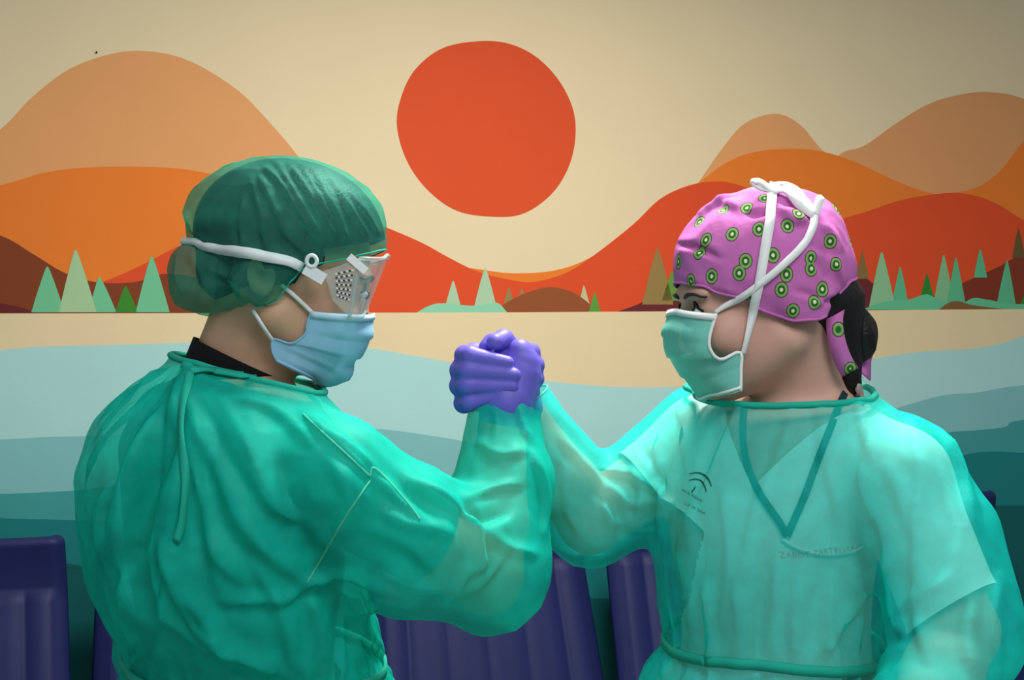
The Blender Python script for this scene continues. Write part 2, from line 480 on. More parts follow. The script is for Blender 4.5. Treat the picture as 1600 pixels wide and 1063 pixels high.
# sand strip edge and water
mural('painted_shore', [(-3000, 491), (0, 490), (400, 489.3), (800, 488.2), (1200, 485.8), (1600, 483.2), (3200, 477), (3200, 700), (-3000, 700)], (226, 204, 162), 12, smooth=False)
def wave(pts, rgb, layer):
    top = [tuple(p) for p in catmull(pts, 8)]
    return mural('painted_wave', top+[(top[-1][0], 1500), (top[0][0], 1500)], rgb, layer, smooth=False)
wave([(-3000, 560), (-500, 570), (-200, 556), (0, 547), (60, 542), (150, 540), (250, 537), (420, 532), (570, 544), (640, 555), (700, 566), (760, 580), (850, 595), (950, 604), (1040, 605), (1150, 598), (1300, 572), (1400, 555), (1450, 549), (1520, 545), (1570, 535), (1600, 525), (1700, 500), (1850, 505), (3200, 530)], (170, 212, 208), 13)
wave([(-3000, 700), (-400, 705), (0, 687), (70, 683), (140, 681), (300, 672), (450, 665), (540, 667), (600, 671), (660, 679), (730, 691), (850, 720), (1000, 735), (1150, 720), (1300, 670), (1430, 629), (1480, 617), (1530, 613), (1600, 602), (1800, 590), (3200, 610)], (128, 186, 184), 14)
wave([(-3000, 790), (-400, 785), (0, 772), (70, 769), (130, 765), (300, 745), (450, 733), (610, 733), (650, 738), (720, 751), (850, 790), (1000, 800), (1150, 780), (1300, 720), (1400, 690), (1480, 676), (1530, 672), (1570, 667), (1600, 656), (1800, 640), (3200, 660)], (66, 152, 150), 15)
wave([(-3000, 815), (-300, 808), (0, 810), (130, 813), (300, 812), (500, 806), (650, 800), (800, 835), (950, 862), (1100, 850), (1300, 770), (1420, 728), (1500, 712), (1540, 706), (1600, 708), (1800, 720), (3200, 700)], (28, 122, 122), 16)
wave([(-3000, 880), (-300, 870), (0, 868), (150, 888), (400, 930), (700, 920), (930, 935), (1100, 930), (1350, 860), (1500, 800), (1600, 790), (1800, 800), (3200, 790)], (18, 92, 92), 17)
fixn = add_mesh('wall_screw', *tube_mesh([(wallpt(151, 82)[0], -0.006, wallpt(151, 82)[1]), (wallpt(151, 82)[0], 0.0, wallpt(151, 82)[1])], 0.0022, 8), pmat('screw_dark', (60, 50, 40)), wall)

# ------------------------------------------------------------------ chairs
M_navy = pmat('navy_plastic', (24, 30, 80), 0.55, 0.05, 20, 0.06, 300, spec=0.25)
M_steel = pmat('grey_steel', (70, 74, 80), 0.35, spec=0.6)
def shell(fu, us, vs_, t, fn):
    """closed slab from a sheet fn(u, v) -> point, thickness t along n(u, v)"""
    nu, nv = len(us), len(vs_)
    A = np.array([[fn(u, v) for u in us] for v in vs_])
    du = np.gradient(A, axis=1); dv = np.gradient(A, axis=0)
    n = np.cross(du, dv); n /= np.linalg.norm(n, axis=2)[:, :, None]+1e-12
    Bk = A-n*t
    V = np.concatenate([A.reshape(-1, 3), Bk.reshape(-1, 3)]); o = nu*nv; F = []
    for j in range(nv-1):
        for i in range(nu-1):
            a = j*nu+i; F.append((a, a+1, a+nu+1, a+nu)); F.append((o+a+nu, o+a+nu+1, o+a+1, o+a))
    for i in range(nu-1):
        F.append((i+1, i, o+i, o+i+1)); b = (nv-1)*nu+i; F.append((b, b+1, o+b+1, o+b))
    for j in range(nv-1):
        a = j*nu; F.append((a, a+nu, o+a+nu, o+a)); b = a+nu-1; F.append((b+nu, b, o+b, o+b+nu))
    return V, F
CW = 0.552; CTOP = 0.88
def back_pt(u, v):
    # v 0 bottom .. 1 top ; local x along wall, y into wall, z up
    z = 0.42+(CTOP-0.42)*v
    half = CW/2*(1.07-0.07*v)
    r = 0.018
    zt = CTOP-z
    if zt < r: half -= (r-math.sqrt(max(0, r*r-(r-zt)**2)))
    x = u*half
    y = -0.125*(1-v)+0.06*v
    if v > 0.70: y -= 0.062*((v-0.70)/0.30)**1.3              # head band comes forward again
    e = abs(u)
    y += 0.0 if e < 0.9 else 0.022*((e-0.9)/0.1)**2            # rolled side edge
    if v < 0.74:
        f = min(1, (0.74-v)/0.03)
        y -= 0.012*f*(1 if e < 0.86 else max(0, 1-(e-0.86)/0.06))     # raised lumbar panel
        for g, dp, w_ in ((0.68, 0.006, 0.02), (0.34, 0.0025, 0.02), (0.0, 0.0025, 0.02)):
            dd = abs(e-g)
            if dd < w_: y += dp*f*(1-dd/w_)
    if zt < 0.012: y += 0.012*(1-zt/0.012)
    return (x, y, z)
def seat_pt(u, v):
    d = 0.46*v
    half = CW/2*(1.0-0.06*v)
    e = abs(u)
    z = 0.42+0.018*v-0.03*math.sin(math.pi*v)*(1-e*e) - (0.05*((v-0.85)/0.15)**2 if v > 0.85 else 0)
    if e > 0.9: z += 0.015*((e-0.9)/0.1)**2
    return (u*half, -0.085-d, z)
us = sorted(set([-1, -0.985, -0.96, -0.93, -0.9, -0.88, -0.86, -0.8, -0.7, -0.68, -0.66, -0.55, -0.45, -0.36, -0.34, -0.32, -0.2, -0.1, -0.02, 0, 0.02, 0.1, 0.2, 0.32, 0.34, 0.36, 0.45, 0.55, 0.66, 0.68, 0.7, 0.8, 0.86, 0.88, 0.9, 0.93, 0.96, 0.985, 1]))
vb = [0, 0.1, 0.2, 0.3, 0.4, 0.5, 0.6, 0.68, 0.71, 0.74, 0.76, 0.8, 0.85, 0.9, 0.93, 0.95, 0.965, 0.98, 0.99, 0.996, 1.0]
bV, bF = shell(None, us, vb, 0.012, back_pt)
sV, sF = shell(None, us[::-1], [i/14 for i in range(15)], 0.012, seat_pt)
def make_chair():
    r = bpy.data.objects.new('plastic_chair', None); COL.objects.link(r)
    add_mesh('backrest', bV, bF, M_navy, r); add_mesh('seat', sV, sF, M_navy, r)
    for sx in (-1, 1):
        add_mesh('leg', *tube_mesh([(sx*0.20, -0.50, 0.40), (sx*0.22, -0.53, 0.0)], 0.013, 10), M_steel, r)
        add_mesh('leg', *tube_mesh([(sx*0.20, -0.14, 0.41), (sx*0.22, -0.06, 0.0)], 0.013, 10), M_steel, r)
        add_mesh('back_support', *tube_mesh([(sx*0.20, -0.50, 0.395), (sx*0.20, -0.14, 0.40), (sx*0.19, -0.035, 0.45), (sx*0.19, 0.045, 0.72)], 0.010, 8), M_steel, r)
    return r
def copy_tree(o, parent=None):
    c = o.copy(); COL.objects.link(c); c.parent = parent
    for ch in o.children: copy_tree(ch, c)
    return c
chair0 = make_chair()
clabels = ['navy plastic chair standing farthest left against the wall',
           'navy plastic chair half hidden behind the person in goggles',
           'navy plastic chair seen below the clasped arms',
           'navy plastic chair behind the raised arm of the person in the pink cap',
           'navy plastic chair behind the shoulder of the person in the pink cap',
           'navy plastic chair at the far end of the row, past the pink cap']
clabels[0] = 'navy plastic chair at the row end behind the back of the goggled person'
for i in range(5):
    s = -0.07+0.068+0.5*CW+(i-1)*0.6225+0.07
    o = chair0 if i == 0 else copy_tree(chair0)
    o.location = CH0+UX*s; o.rotation_euler = (0, 0, WYAW)
    tag(o, clabels[i], 'chair', 'navy plastic chairs along the mural wall')

# ------------------------------------------------------------------ people: materials
M_skinL = pmat('skin_warm', (198, 156, 126), 0.5, 0.06, 30, 0.08, 400, spec=0.3, sss=0.15)
M_skinR = pmat('skin_fair', (204, 158, 140), 0.5, 0.06, 30, 0.08, 400, spec=0.3, sss=0.15)
M_gown = cloth_mat('gown_nonwoven_green', (16, 212, 188), 0.42, (0.62, 0.92, 0.86), 0.22)
M_gownR = cloth_mat('gown_nonwoven_pale_green', (24, 230, 214), 0.54, (0.70, 0.96, 0.93), 0.22)
M_band = pmat('gown_binding', (24, 170, 146), 0.8)
M_seam = cloth_mat('gown_seam', (110, 225, 200), 0.2, (0.5, 0.9, 0.85), 0.4)
M_bouf = cloth_mat('cap_nonwoven_green', (76, 176, 154), 0.64, (0.50, 0.86, 0.76), 0.35, 60, 0.15)
M_scrubW = pmat('scrub_white', (232, 234, 230), 0.85, 0.03, 30)
M_scrubG = pmat('scrub_green', (14, 140, 122), 0.85, 0.06, 30)
M_black = pmat('black_cotton', (16, 16, 18), 0.9)
M_hairL = pmat('hair_dark_brown', (36, 30, 28), 0.45, 0.3, 80, 0.4, 300)
M_hairR = pmat('hair_black', (18, 13, 13), 0.45, 0.3, 80, 0.5, 300, spec=0.3)
M_glove = pmat('nitrile_violet', (104, 92, 196), 0.5, 0.05, 60, 0.10, 350, spec=0.4, sss=0.05)
M_maskB = cloth_mat('mask_blue', (162, 216, 246), 0.06, (0.6, 0.85, 1), 0.25, 80, 0.05)
M_maskG = cloth_mat('mask_green', (132, 220, 204), 0.06, (0.6, 0.95, 0.9), 0.25, 80, 0.05)
M_white = pmat('white_glint', (238, 238, 236), 0.8)
M_clip = pmat('white_plastic', (225, 232, 232), 0.35)
M_eyew = pmat('eye_white', (225, 220, 214), 0.2)
M_iris = pmat('eye_iris', (48, 32, 22), 0.15)
M_trou = pmat('trousers_white', (222, 224, 222), 0.85, 0.03)
M_trouG = pmat('trousers_green', (10, 120, 104), 0.85, 0.05)
M_shoe = pmat('clog_white', (215, 215, 212), 0.5)
M_vent = pmat('goggle_vent_dark', (40, 36, 34), 0.4)
M_lany = pmat('lanyard_dark', (22, 52, 50), 0.8)
M_print = pmat('print_green', (14, 92, 76), 0.8)
M_print2 = pmat('print_pale_green', (90, 170, 160), 0.8)

def clear_mat(name, tint, gloss=0.12, haze=0.10):
    m, nt, b = newmat(name); nt.nodes.remove(b)
    tp = nt.nodes.new('ShaderNodeBsdfTransparent'); tp.inputs[0].default_value = (*tint, 1)
    gl = nt.nodes.new('ShaderNodeBsdfGlossy'); gl.inputs['Roughness'].default_value = 0.12
    di = nt.nodes.new('ShaderNodeBsdfDiffuse'); di.inputs[0].default_value = (0.75, 0.85, 0.85, 1)
    m1 = nt.nodes.new('ShaderNodeMixShader'); m1.inputs[0].default_value = gloss
    m2 = nt.nodes.new('ShaderNodeMixShader'); m2.inputs[0].default_value = haze
    nt.links.new(tp.outputs[0], m1.inputs[1]); nt.links.new(gl.outputs[0], m1.inputs[2])
    nt.links.new(m1.outputs[0], m2.inputs[1]); nt.links.new(di.outputs[0], m2.inputs[2])
    nt.links.new(m2.outputs[0], nt.nodes['Material Output'].inputs['Surface'])
    return m
M_lens = clear_mat('goggle_lens_clear', (0.93, 0.97, 0.97), 0.16, 0.24)
M_gframe = clear_mat('goggle_frame_soft', (0.80, 0.84, 0.82), 0.08, 0.28)

def rotm(yaw, pitch=0, roll=0):
    return np.array(Matrix.Rotation(math.radians(yaw), 3, 'Z') @ Matrix.Rotation(math.radians(pitch), 3, 'Y') @ Matrix.Rotation(math.radians(roll), 3, 'X'))

class Head:
    def __init__(s, c, yaw, pitch, roll=0):
        s.c = np.asarray(c, float); s.R = rotm(yaw, pitch, roll)
    def loc(s, p): return (p-s.c.astype(p.dtype))@s.R.astype(p.dtype)
    def wor(s, q): return np.asarray(q, float)@s.R.T+s.c
    def px(s, px, py, y):
        """head-frame (x, z) of a photo point on the plane y = const"""
        d = np.array(dirpx(px, py)); n = s.R[:, 1]
        t = ((s.c+n*y)-np.array(CAM))@n/(d@n)
        q = (np.array(CAM)+d*t-s.c)@s.R
        return q[0], q[2]

def head_f(q):
    """head in its own frame: x forward, y left, z up, eyes at z = 0"""
    q = q.copy(); q[:, 2] = np.where(q[:, 2] < 0, q[:, 2]/0.87, q[:, 2]); q[:, 0] = np.where(q[:, 0] > 0, q[:, 0]/0.95, q[:, 0])
    qa = q.copy(); qa[:, 1] = np.abs(qa[:, 1])
    f = ell(q, (-0.012, 0, 0.032), (0.094, 0.074, 0.082))
    f = smin(f, ell(q, (0.032, 0, -0.03), (0.058, 0.058, 0.085)), 0.03)
    f = smin(f, rcone(qa, (-0.005, 0.047, -0.058), (0.062, 0.010, -0.103), 0.022, 0.017), 0.03)
    f = smin(f, sph(q, (0.076, 0, -0.102), 0.016), 0.02)
    f = smin(f, ell(qa, (0.064, 0.036, -0.036), (0.026, 0.026, 0.026)), 0.02)
    f = smin(f, ell(qa, (0.079, 0.026, 0.017), (0.012, 0.026, 0.009)), 0.014)
    f = smax(f, -ell(qa, (0.098, 0.032, -0.001), (0.017, 0.019, 0.012)), 0.010)
    f = smin(f, ell(qa, (0.0745, 0.032, -0.001), (0.0135, 0.0165, 0.0125)), 0.004)
    f = smin(f, rcone(q, (0.084, 0, 0.006), (0.094, 0, -0.036), 0.007, 0.009), 0.010)
    f = smin(f, sph(qa, (0.088, 0.010, -0.040), 0.007), 0.006)
    f = smin(f, ell(q, (0.090, 0, -0.064), (0.011, 0.024, 0.007)), 0.006)
    f = smin(f, ell(q, (0.088, 0, -0.075), (0.011, 0.020, 0.007)), 0.006)
    Re = rotm(0, -14)
    e = ell(qa, (-0.027, 0.071, -0.014), (0.016, 0.005, 0.027), Re)
    e = smax(e, -ell(qa, (-0.024, 0.077, -0.012), (0.010, 0.007, 0.018), Re), 0.004)
    f = smin(f, e, 0.005)
    return f

def px_poly(head, pts, y):
    q = [head.px(a, b, y) for a, b in pts]
    q.sort()
    xs = np.array([a for a, _ in q]); zs = np.array([b for _, b in q])
    return lambda x: np.interp(x, xs, zs)

_dense = {}
def dense(tab):
    k = id(tab)
    if k not in _dense: _dense[k] = catmull(sorted(tab), 6)
    return _dense[k]
class Person:
    def __init__(s, ox, oy, yaw, head, J, tor):
        s.o = np.array([ox, oy, 0.0]); s.R = rotm(yaw); s.head = head; s.J = J; s.tor = tor
    def loc(s, p): return (p-s.o.astype(p.dtype))@s.R.astype(p.dtype)
    def wor(s, q): return np.asarray(q, float)@s.R.T+s.o
    def loft(s, p, tab, top=None, add=0.0):
        q = s.loc(p); z = q[:, 2]; T = dense(tab)
        a = np.interp(z, T[:, 0], T[:, 1])+add; b = np.interp(z, T[:, 0], T[:, 2])+add; cx = np.interp(z, T[:, 0], T[:, 3])
        k = np.sqrt(((q[:, 0]-cx)/a)**2+(q[:, 1]/b)**2)
        f = (k-1)*np.minimum(a, b)
        if top is not None: f = smax(f, z-top, 0.03)
        return f
    def body(s, p, upper=False):
        J = s.J
        f = s.loft(p, s.tor, J['top'])
        f = smin(f, rcone(p, J['neck0'], J['neck1'], 0.054, 0.050), 0.03)
        for a in ('r', 'l'):
            sh, el, wr = J['s'+a], J['e'+a], J['w'+a]
            f = smin(f, rcone(p, J['neck0']-np.array([0, 0, .035]), sh, 0.036, 0.042), 0.03)
            arm = rcone(p, sh, el, 0.046, 0.037)
            m = np.asarray(el)*0.65+np.asarray(wr)*0.35
            arm = smin(arm, smin(rcone(p, el, m, 0.036, 0.038), rcone(p, m, wr, 0.038, 0.026), 0.01), 0.012)
            f = smin(f, arm, 0.03)
            arm2 = rcone(p, wr, J['h'+a], 0.026, 0.02)
            f = smin(f, arm2, 0.01)
        if upper: return f
        for sg in (-1, 1):
            hip = s.wor([[0, sg*0.085, 0.86]])[0]; kn = s.wor([[0.03, sg*0.095, 0.47]])[0]; an = s.wor([[0.0, sg*0.10, 0.09]])[0]
            toe = s.wor([[0.13, sg*0.115, 0.045]])[0]
            L = smin(rcone(p, hip, kn, 0.085, 0.055), rcone(p, kn, an, 0.055, 0.036), 0.02)
            L = smin(L, rcone(p, s.wor([[-0.02, sg*0.10, 0.05]])[0], toe, 0.034, 0.03), 0.02)
            f = smin(f, L, 0.03)
        return smin(f, head_f(s.head.loc(p)), 0.02)

def plane3(a, b, c, up=True):
    a, b, c = map(np.asarray, (a, b, c)); n = np.cross(b-a, c-a); n = n/np.linalg.norm(n)
    if (n[2] < 0) == up: n = -n
    return lambda p: (p-a)@n

def make_root(pn, label):
    r = bpy.data.objects.new('person', None); COL.objects.link(r)
    r.location = (pn.o[0], pn.o[1], 0)
    tag(r, label, 'person')
    return r

# ------------------------------------------------------------------ the two people
HL = Head(P(455, 428, 1.43), 8, 15)
HR = Head(P(1186, 462, 1.43), 188, 12)
JL = dict(neck0=PN(372, 585, 1.44), neck1=HL.wor([[-0.022, 0, -0.045]])[0],
          sr=PN(515, 752, 1.31), er=PN(762, 905, 1.385), wr=PN(786, 662, 1.455), hr=PN(796, 630, 1.46),
          sl=PN(262, 705, 1.55), el=PN(270, 1000, 1.60), wl=PN(330, 1230, 1.52), hl=PN(345, 1290, 1.50), top=1.30)
JR = dict(neck0=PN(1256, 620, 1.46), neck1=HR.wor([[-0.022, 0, -0.045]])[0],
          sr=PN(1098, 690, 1.55), er=PN(922, 815, 1.52), wr=PN(818, 652, 1.507), hr=PN(808, 625, 1.502),
          sl=PN(1404, 748, 1.345), el=PN(1500, 985, 1.285), wl=PN(1415, 1190, 1.19), hl=PN(1385, 1250, 1.16), top=1.275)
#          z     depth  width  cx
torL = [(1.33, .060, .075, -.01), (1.28, .085, .135, -.01), (1.22, .100, .165, -.01), (1.12, .108, .155, 0), (1.00, .095, .135, 0), (.90, .105, .165, 0), (.80, .10, .165, 0), (.74, .06, .12, 0)]
torR = [(1.31, .060, .075, -.01), (1.26, .080, .120, -.01), (1.20, .092, .138, 0), (1.12, .104, .118, .01), (1.00, .088, .108, 0), (.90, .098, .145, 0), (.80, .095, .15, 0), (.74, .06, .12, 0)]
PL = Person(-0.312, 1.435, 36, HL, JL, torL)
PR = Person(0.300, 1.455, 222, HR, JR, torR)
RL = make_root(PL, 'person in goggles, blue mask and green bouffant cap, clasping hands, back half turned')
RR = make_root(PR, 'person in a pink kiwi print cap and green mask, clasping hands')
def put(name, V, F, mat, parent, root=None, label=None, smooth=True):
    """part meshes are stored relative to the person's base"""
    r = root or parent
    o = add_mesh(name, V, F, mat, parent, smooth, base=np.array(r.location))
    if label: o['label'] = label
    return o
def bounds(pts, m): pts = np.array(pts); return pts.min(0)-m, pts.max(0)+m

for pn, root, sk in ((PL, RL, M_skinL), (PR, RR, M_skinR)):
    J = pn.J
    zs = [pn.wor([[x, y, z]])[0] for x in (-.16, .2) for y in (-.2, .2) for z in (0.0, 1.3)]
    lo, hi = bounds(zs+[J[k] for k in ('sr', 'er', 'hr', 'sl', 'el', 'hl')]+[pn.head.c+[0, 0, .12]], 0.06)
    lo[2] = 0.004
    V, Q = mesh_sdf(pn.body, lo, hi, 0.0032, smooth=2)
    pn.bodyS = Surf(V, Q)
    put('body', V, Q, sk, root)

# ------------------------------------------------------------------ gowns
tgL = [(1.36, .060, .066, 0), (1.325, .066, .075, -.005), (1.30, .096, .125, -.012), (1.26, .128, .168, -.020), (1.20, .146, .190, -.022), (1.10, .146, .185, -.014), (1.03, .143, .176, 0.01), (.99, .136, .168, .025),
       (.96, .148, .178, .028), (.90, .180, .205, .028), (.75, .190, .22, .01), (.42, .195, .235, .0)]
tgR = [(1.34, .062, .07, .01), (1.305, .072, .080, .005), (1.275, .088, .100, 0), (1.23, .106, .132, .005), (1.15, .122, .138, .012), (1.07, .120, .134, .012), (1.02, .112, .128, .01),
       (.99, .114, .131, .01), (.93, .140, .165, .01), (.75, .165, .195, .0), (.42, .185, .22, .0)]
slL = [(PN(512, 768, 1.32), .068), (PN(648, 850, 1.345), .076), (PN(762, 878, 1.39), .064)]
flL = [(PN(768, 868, 1.395), .066), (PN(790, 745, 1.43), .050), (PN(788, 655, 1.458), .034), (PN(798, 604, 1.46), .034)]
olL = [(PL.J['sl'], .075), (PL.J['el'], .068), (PL.J['wl'], .045), (PL.J['hl'], .035)]
slR = [(PN(1098, 705, 1.55), .058), (PN(1005, 765, 1.535), .054), (PN(930, 812, 1.52), .046)]
flR = [(PN(925, 808, 1.52), .047), (PN(882, 742, 1.512), .045), (PN(842, 690, 1.508), .034), (PN(814, 640, 1.506), .0300), (PN(800, 605, 1.50), .0295)]
olR = [(PN(1412, 748, 1.34), .052), (PN(1468, 850, 1.31), .058), (PN(1500, 985, 1.28), .060), (PN(1440, 1130, 1.22), .052), (PN(1400, 1215, 1.18), .038), (PR.J['hl'], .034)]
scsR = [[(JR['sl'], .050), (JR['el']*.98+JR['sl']*.02, .052)], [(JR['sr'], .047), (JR['er'], .042)]]
scsL = [[(JL['sr'], .050), (JL['er'], .050)], [(JL['sl'], .048), (JL['el'], .048)]]
def scrub_f(pn, p, sleeves):
    g = pn.body(p, True)-0.004
    for c in sleeves: g = smin(g, chain(p, c, 0.02)+0.003, 0.012)
    return g
def clear_of(V, Q, fn, gap=0.004, it=3):
    for _ in range(it):
        f = fn(V); ids = np.nonzero(f < gap)[0]
        if not len(ids): break
        p = V[ids]; g = np.zeros_like(p); f0 = f[ids]
        for a in range(3):
            q = p.copy(); q[:, a] += 1e-3; g[:, a] = (fn(q)-f0)/1e-3
        g /= np.linalg.norm(g, axis=1)[:, None]+1e-9
        V[ids] = p+g*(gap-f0)[:, None]
    return V
def gown_f(pn, tab, arms, neck_r):
    def f(p):
        g = pn.loft(p, tab, 1.40)
        for c in arms[0]: pass
        up = chain(p, arms[0], 0.03)
        fo = chain(p, arms[1], 0.03)
        g = smin(g, smin(up, fo, 0.02), 0.035)
        g = smin(g, chain(p, arms[2], 0.03), 0.010)
        g = smin(g, pn.body(p, True)-0.016, 0.010)
        for c in arms[3]: g = smin(g, chain(p, c, 0.02)-0.012, 0.015)
        return g
    return f
def wrist_cut(wr, hand):
    wr = np.asarray(wr); n = np.asarray(hand)-wr; n = n/np.linalg.norm(n)
    return lambda p: np.where(np.linalg.norm(p-wr, axis=1) < 0.10, -((p-wr)@n), 1.0)

def make_gown(pn, tab, arms, neckcut, cuts, hem=0.44, h=0.0042):
    allp = [a for c in arms[:3] for a, _ in c]+[pn.wor([[x, y, z]])[0] for x in (-.2, .2) for y in (-.22, .22) for z in (hem, 1.30)]
    lo, hi = bounds(allp, 0.10); lo[2] = hem-0.02; hi[2] = 1.40
    V, Q = mesh_sdf(gown_f(pn, tab, arms, 0), lo, hi, h, smooth=3)
    V, Q = cut(V, Q, lambda p: p[:, 2]-hem)
    V, Q = cut(V, Q, neckcut)
    for c in cuts: V, Q = cut(V, Q, c)
    # keep the largest sheet only
    return V, Q
def biggest(V, Q):
    n = len(V); lab = np.arange(n); e = edges_of(Q)
    for _ in range(400):
        new = lab.copy(); np.minimum.at(new, e[:, 0], lab[e[:, 1]]); np.minimum.at(new, e[:, 1], new[e[:, 0]])
        new = new[new]
        if (new == lab).all(): break
        lab = new
    c = np.bincount(lab); k = lab == c.argmax()
    return subset(V, Q, k)

pcL = plane3(PN(285, 556, 1.44), PN(448, 597, 1.40), PN(372, 582, 1.375))
neckL = lambda p: np.where(np.linalg.norm(p[:, :2]-JL['neck0'][:2], axis=1) < 0.2, -pcL(p), 1.0)
pcR = plane3(PN(1388, 606, 1.44), PN(1186, 634, 1.37), PN(1150, 607, 1.50))
neckR = lambda p: np.where(np.linalg.norm(p[:, :2]-JR['neck0'][:2], axis=1) < 0.2, -pcR(p), 1.0)
VL, QL = make_gown(PL, tgL, (slL, flL, olL, scsL), neckL,
                   [wrist_cut(PN(798, 622, 1.458), PN(810, 594, 1.46)), wrist_cut(PL.J['wl']*.3+PL.J['hl']*.7, PL.J['hl'])])
VL, QL = biggest(VL, QL)
def foldmask(V, pn):
    z = V[:, 2]
    return np.clip((1.33-z)/0.06, 0, 1)
# gathers at the belt
def gather(V, Q, pn, zb, amp, nf, seed):
    q = pn.loc(V); th = np.arctan2(q[:, 1], q[:, 0]); r = np.random.default_rng(seed)
    rad = np.hypot(q[:, 0], q[:, 1])
    env = np.exp(-((q[:, 2]-zb)/0.085)**2)*(1-np.exp(-((q[:, 2]-zb)/0.012)**2)*0.4)*(rad < 0.24)
    d = sum(np.abs(np.sin(nf*k/2*th+r.uniform(0, 6)+2.5*np.sin(th*2+r.uniform(0, 6))))*w for k, w in ((1, .6), (1.7, .4)))
    N = vnormals(V, Q)
    return V+N*(amp*(0.5-d)*env)[:, None]
VL = gather(VL, QL, PL, 0.985, 0.008, 26, 3)
VL = crumple(VL, QL, 0.004, 15, 11, foldmask(VL, PL))
VL = crumple(VL, QL, 0.0045, 38, 12, foldmask(VL, PL))
SL = Surf(VL, QL)
SL.folds([(pp, ww*0.62, hh*0.95) for pp, ww, hh in [
    ([(297, 588), (284, 638), (284, 702), (257, 776), (233, 860), (230, 909)], .016, .016),
    ([(289, 583), (262, 638), (223, 702), (184, 796), (174, 860)], .016, .016),
    ([(277, 578), (223, 638), (164, 702), (139, 761)], .015, .014),
    ([(250, 585), (190, 640), (150, 690)], .012, .010),
    ([(302, 594), (316, 678), (346, 751), (375, 815), (415, 860), (474, 909)], .014, .013),
    ([(230, 860), (247, 933), (297, 992), (356, 1032), (415, 1051)], .015, .012),
    ([(257, 865), (287, 943), (326, 997), (395, 1032), (439, 1056)], .012, .009),
    ([(311, 815), (336, 865), (375, 909)], .010, .007),
    ([(346, 943), (444, 938), (479, 914)], .008, .007),
    ([(240, 700), (215, 790), (205, 880), (225, 960)], .014, -.014),
    ([(300, 700), (285, 800), (270, 870)], .010, -.010),
    ([(165, 900), (180, 960), (200, 1040)], .012, .008),
    ([(474, 648), (533, 702), (577, 742)], .009, .009),
    ([(518, 678), (587, 732)], .007, .006),
    ([(587, 746), (620, 780), (656, 812)], .008, .008),
    ([(440, 760), (470, 830), (490, 890)], .014, -.011),
    ([(520, 720), (545, 780), (520, 850)], .016, .010),
    ([(479, 914), (540, 900), (600, 930)], .010, .009),
    ([(490, 905), (560, 930), (640, 955)], .008, .006),
    ([(640, 752), (688, 777), (725, 810), (744, 863), (748, 890)], .013, .014),
    ([(720, 800), (755, 812), (790, 800)], .012, -.016),
    ([(730, 780), (774, 765), (812, 757)], .007, .008),
    ([(759, 837), (793, 859), (834, 867)], .008, .009),
    ([(733, 927), (763, 901), (793, 863)], .008, .008),
    ([(834, 709), (853, 769), (850, 833)], .008, .007),
    ([(745, 690), (780, 712), (820, 705)], .008, .007),
    ([(700, 945), (730, 900), (760, 880)], .008, .007),
    ([(570, 820), (640, 850), (690, 900)], .018, .008),
    ([(360, 620), (430, 640), (500, 700)], .012, .006),
    ([(300, 590), (350, 610), (440, 615)], .008, .007),
    ([(330, 600), (380, 680), (420, 760)], .018, .007),
    ([(560, 985), (590, 1010), (610, 1050)], .008, .008),
    ([(545, 1000), (565, 1030), (575, 1062)], .008, .007),
    ([(770, 640), (776, 660), (772, 690)], .006, .006),
    ([(808, 632), (815, 660), (828, 690)], .006, .006),
    ([(265, 690), (235, 770), (222, 850), (225, 940)], .026, -.020),
    ([(205, 690), (175, 770), (165, 830)], .020, -.012),
    ([(330, 690), (320, 780), (310, 860)], .022, -.012),
    ([(430, 700), (450, 780), (440, 850)], .030, -.010),
    ([(290, 590), (270, 660), (245, 740), (215, 830), (208, 900)], .012, .012),
    ([(283, 586), (240, 645), (200, 710), (160, 790), (152, 850)], .012, .012),
    ([(299, 600), (300, 690), (312, 770), (330, 850), (345, 930)], .012, .010),
    ([(305, 592), (345, 660), (385, 730), (440, 800), (500, 850)], .012, .008),
    ([(268, 575), (205, 615), (160, 655)], .012, .010),
    ([(255, 850), (262, 920), (255, 1000), (240, 1060)], .014, .011),
    ([(210, 880), (195, 950), (215, 1030)], .013, .010),
    ([(300, 940), (330, 980), (350, 1040)], .012, .009),
    ([(400, 880), (440, 960), (460, 1040)], .014, .009),
    ([(480, 930), (500, 980), (500, 1050)], .012, .009),
    ([(540, 920), (560, 960), (550, 1020)], .012, .009),
    ([(600, 800), (640, 820), (700, 830)], .012, .008),
    ([(610, 900), (660, 920), (720, 920)], .012, .007),
]])
SL.V = relax(clear_of(SL.V, SL.Q, lambda p: scrub_f(PL, p, scsL)), SL.Q, 1, 0.4); SL.b = None
gownL = put('gown', SL.V, SL.Q, M_gown, RL, label='green non-woven isolation gown tied at the back')

